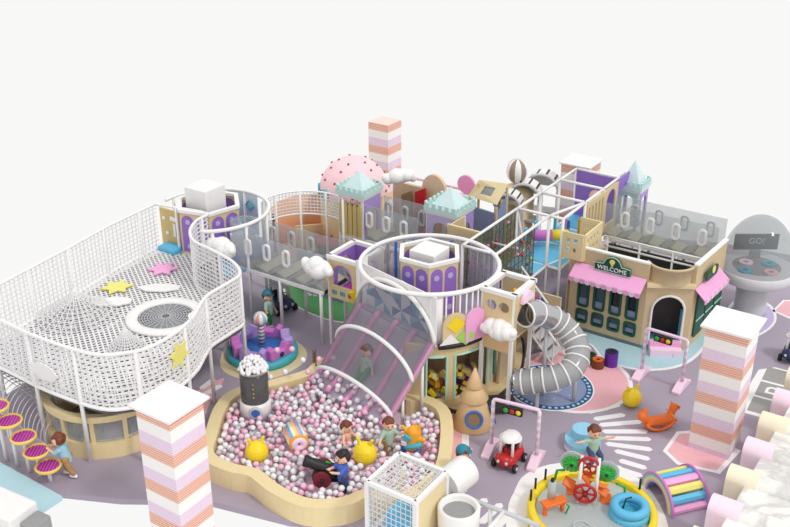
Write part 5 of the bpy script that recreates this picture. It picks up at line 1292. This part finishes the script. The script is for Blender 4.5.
# barcode hoops
for i, (x, y, r, lab) in enumerate(((507, 207, .40, 'smallest and nearest of three black and white striped hoop tunnels'), (524, 199, .50, 'middle of three black and white striped hoop tunnels'), (541, 191, .56, 'largest and farthest of three black and white striped hoop tunnels'))):
    c = at(x, y, 2.3); t = thing('hoop_tunnel', lab, 'tunnel', Vector((c.x, c.y, 0)), -.35 + .0, 'striped hoop tunnels')
    n = 22
    for k in range(n):
        a0_ = PI * k / n; m = MB(); m.ext([[(r * math.cos(a0_), r * math.sin(a0_)), (r * math.cos(a0_ + PI / n), r * math.sin(a0_ + PI / n)), ((r - .05) * math.cos(a0_ + PI / n), (r - .05) * math.sin(a0_ + PI / n)), ((r - .05) * math.cos(a0_), (r - .05) * math.sin(a0_))]], (0, 0, 2.3), X, Z, -.62)
        m.build('stripe_segment', 'dark' if k % 4 == 1 else 'white', t)
    MB().tube([(r * math.cos(a), -.02, 2.3 + r * math.sin(a)) for a in [PI * k / 24 for k in range(25)]], .05, 8).build('front_hoop', 'lgrey', t, True)
    for s in (-1, 1): MB().box((s * (r - .03), .25, 1.15), (.08, .5, 2.3)).build('side_wall', 'white' if i else 'lgrey', t)
    MB().box((0, .25, 1.55), (2 * r, .5, .08)).build('tunnel_floor', 'lgrey', t)
    MB().ext([circ(r - .06, 20, (0, 2.3), 0, PI)], (0, .6, 0), X, Z, .04).build('end_panel', 'netgrey', t)

# ================================================================ CHILDREN
def child(label, p, rz, hair, shirt, trousers, arms, legs, lean=(0, 0), hat=None, bare=False, sc=1.0, shoe='white', sleeve=1.0):
    """Small figure facing local -Y. arms/legs: per side (left = -x) joint offsets from shoulder / hip."""
    t = thing('person', label, 'person', p, rz)
    lx, ly = lean; S = lambda v: tuple(c * sc for c in v)
    hip = [Vector((s * .07, 0, .48)) for s in (-1, 1)]; chest = Vector((lx * .28, ly * .28, .74)); neck = Vector((lx * .36, ly * .36, .82)); head = Vector((lx * .5, ly * .5, .97))
    sho = [chest + Vector((s * .115, 0, .03)) for s in (-1, 1)]; caps = []; sh, tr = [], []
    def c(l, a, b, ra, rb): l.append((S(a), S(b), ra * sc, rb * sc))
    c(caps, (0, 0, .5), chest, .10, .105); c(caps, chest, neck, .06, .045); c(caps, neck, head, .05, .05); c(caps, head, head, .135, .135); c(caps, head + Vector((0, -.02, -.06)), head + Vector((0, -.05, -.07)), .085, .06)
    c(caps, head + Vector((0, -.13, -.015)), head + Vector((0, -.145, -.03)), .016, .02)
    for s in (-1, 1): c(caps, head + Vector((s * .135, 0, -.02)), head + Vector((s * .145, .01, -.01)), .028, .026)
    c(sh, (0, 0, .47), chest, .122, .125); c(sh, sho[0], sho[1], .065, .065); c(tr, hip[0] + Vector((0, 0, .03)), hip[1] + Vector((0, 0, .03)), .098, .098)
    shoes = []
    for i, s in enumerate((-1, 1)):
        e, h = [sho[i] + Vector(v) for v in arms[i]]
        c(caps, sho[i], e, .045, .036); c(caps, e, h, .036, .026)
        d = (h - e).normalized(); w = d.orthogonal().normalized(); w = (Vector((1, 0, 0)) - d * d.x); w = w.normalized() if w.length > .2 else d.orthogonal().normalized(); nn = d.cross(w)
        c(caps, h, h + d * .04, .03, .03)
        for k in range(4):
            f0 = h + d * .05 + w * (.024 * (k - 1.5) / 1.5); ln = (.045, .055, .05, .038)[k]; f1 = f0 + d * ln * .6 + nn * .004; f2 = f1 + d * ln * .4 + nn * .014
            c(caps, f0, f1, .0085, .008); c(caps, f1, f2, .008, .007)
        th0 = h + d * .02 + w * (.028 * -s); c(caps, th0, th0 + d * .03 + w * (.026 * -s), .01, .008)
        c(sh, sho[i], sho[i].lerp(e, sleeve), .06, .052)
        kn, an = [hip[i] + Vector(v) for v in legs[i]]
        c(caps, hip[i], kn, .07, .052); c(caps, kn, an, .05, .035); c(caps, an, an + Vector((0, -.08, -.03)), .035, .03)
        c(tr, hip[i], kn, .088, .066); c(tr, kn, kn.lerp(an, .75), .064, .054)
        shoes.append((an, an + Vector((0, -.09, -.02))))
    link_mesh('body', blob(caps, .0085 * sc, 1), 'skin', t)
    if not bare: link_mesh('shirt', blob(sh, .014 * sc, 2), shirt, t)
    link_mesh('trousers', blob(tr, .014 * sc, 2), trousers, t)
    for a, b in shoes: link_mesh('shoe', blob([(S(a + Vector((0, .02, -.02))), S(b), .045 * sc, .042 * sc)], .014 * sc, 1), shoe, t)
    hc_ = head + Vector((0, .02, .03)); hb = []
    for k in range(9):
        a = PI * k / 8; c(hb, hc_ + Vector((.1 * math.cos(a), .05 + .05 * math.sin(a), .02)), hc_ + Vector((.105 * math.cos(a), .04 + .07 * math.sin(a), -.05)), .06, .045)
    c(hb, hc_ + Vector((0, .0, .06)), hc_ + Vector((0, .03, .05)), .115, .115)
    for k in range(5): c(hb, hc_ + Vector((-.08 + k * .04, -.07, .08)), hc_ + Vector((-.09 + k * .045, -.115, .05)), .045, .025)
    link_mesh('hair', blob(hb, .014 * sc, 1), hair, t)
    for s in (-1, 1): MB().sph(S(head + Vector((s * .048, -.122, .005))), .017 * sc, 10, 8, (1, .6, 1.2)).build('eye', 'black', t, True)
    MB().tube([S(head + Vector((x, -.128 - .006 * (1 - abs(x) * 30), -.078 - .01 * (1 - abs(x) / .03)))) for x in (-.03, -.015, 0, .015, .03)], .006 * sc, 6).build('mouth', 'dred', t)
    if hat:
        h = MB(); h.sph(S(hc_ + Vector((0, .01, .035))), .152 * sc, 20, 8, (1, 1, .95), PI / 2, PI); h.lathe([(.001, 0), (.152 * sc, 0)], S(hc_ + Vector((0, .01, .035))), 20); o = h.build('cap', hat, t, True)
        MB().ext([circ(.1 * sc, 14, (0, 0), PI, 2 * PI)], S(hc_ + Vector((0, -.11, .035))), X, Y, .015).build('cap_peak', hat, o)
    return t
st0 = ((0, 0, -.23), (0, 0, -.42)); walk = [((0, -.10, -.21), (0, -.06, -.41)), ((0, .06, -.22), (0, .17, -.39))]
down = [((-.05, 0, -.16), (-.07, -.05, -.30)), ((.05, 0, -.16), (.07, -.05, -.30))]; front = [((-.02, -.12, -.08), (.03, -.26, -.04)), ((.02, -.12, -.08), (-.03, -.26, -.04))]; wide = [((-.15, -.02, .0), (-.3, -.05, .02)), ((.15, -.02, .0), (.3, -.05, .02))]
child('brown haired child in a light blue tee reaching to the lowest stepping pod', at(70, 476), -1.75, 'hair', 'teeblue', 'tan', front, walk, (0, -.3))
child('child in a teal cap, pale green tee and green shorts walking by the navy car', at(270, 326), .95, 'hair', 'teegreen', 'shortgreen', [((-.1, -.08, -.12), (-.2, -.2, -.12)), ((.05, 0, -.16), (.09, -.06, -.3))], walk, hat='capteal')
child('black haired child in a blue hoodie and dark jeans standing at the black cannon', Vector((kc.x, kc.y, .06)), -1.0, 'hairblack', 'hoodie', 'jeans', front, [st0, ((.02, .02, -.23), (.03, .03, -.42))], shoe='dark', sc=1.02)
child('red haired bare chested child sunk waist deep in the balls near the cannon', Vector((kp1.x, kp1.y, -.12)), .9, 'hair', 'skin', 'tan', [((-.12, -.08, -.1), (-.2, -.2, -.08)), ((.1, -.05, -.14), (.16, -.16, -.18))], [st0, st0], bare=True, sc=.9)
child('red haired child in a pale tee and tan trousers beside the orange ride-on toy', Vector((kp2.x + .02, kp2.y + .2, .02)), .3, 'hair', 'teegreen', 'tan', [((-.1, -.06, -.12), (-.16, -.18, -.16)), ((.12, -.06, -.08), (.22, -.16, -.02))], [st0, st0], sc=.95)
sp_ = s0 + e_ * 1.0 + s_ * .0
child('child in pale clothes sliding down inside the clear tunnel', Vector((sp_.x, sp_.y, sz(1.0) - .34)), SD + PI / 2, 'hair', 'teegreen', 'shortgreen', wide if 0 else [((-.08, .02, -.15), (-.12, .0, -.28)), ((.08, .02, -.15), (.12, .0, -.28))], [((0, -.17, -.16), (0, -.31, -.30)), ((0, -.17, -.16), (0, -.31, -.30))], (0, .1))
child('brown haired child crouching with arms spread wide, between dais and gear tower', at(592, 460) - Vector((0, 0, .2)), .25, 'hair', 'teegreen', 'jeans', wide, [((-.04, -.2, -.04), (-.05, -.22, -.24)), ((.04, -.2, -.04), (.05, -.22, -.24))], sleeve=.7)
pk = at(474, 492); child('child in a teal cap leaning out past the far end of the white tube', Vector((pk.x - .25, pk.y + .1, 0)), 1.2, 'hair', 'teebluex' if 0 else 'teeblue', 'jeans', [((-.12, -.06, -.1), (-.2, -.16, -.12)), ((.16, -.02, -.05), (.32, -.02, -.05))], [st0, st0], hat='capteal')

# dark sail flag on the pit's far rim
t = thing('sail_flag', 'small dark brown triangular sail flag on the far rim of the ball pit', 'flag', at(316, 366, .5))
MB().bar((0, 0, 0), (0, 0, .5), .02, 8).build('mast', 'brown', t); MB().ext([[(.02, .08), (.2, .12), (.02, .5)], ], (-.1, 0, 0), (.8, .6, 0), Z, .025).build('sail', 'brown', t)
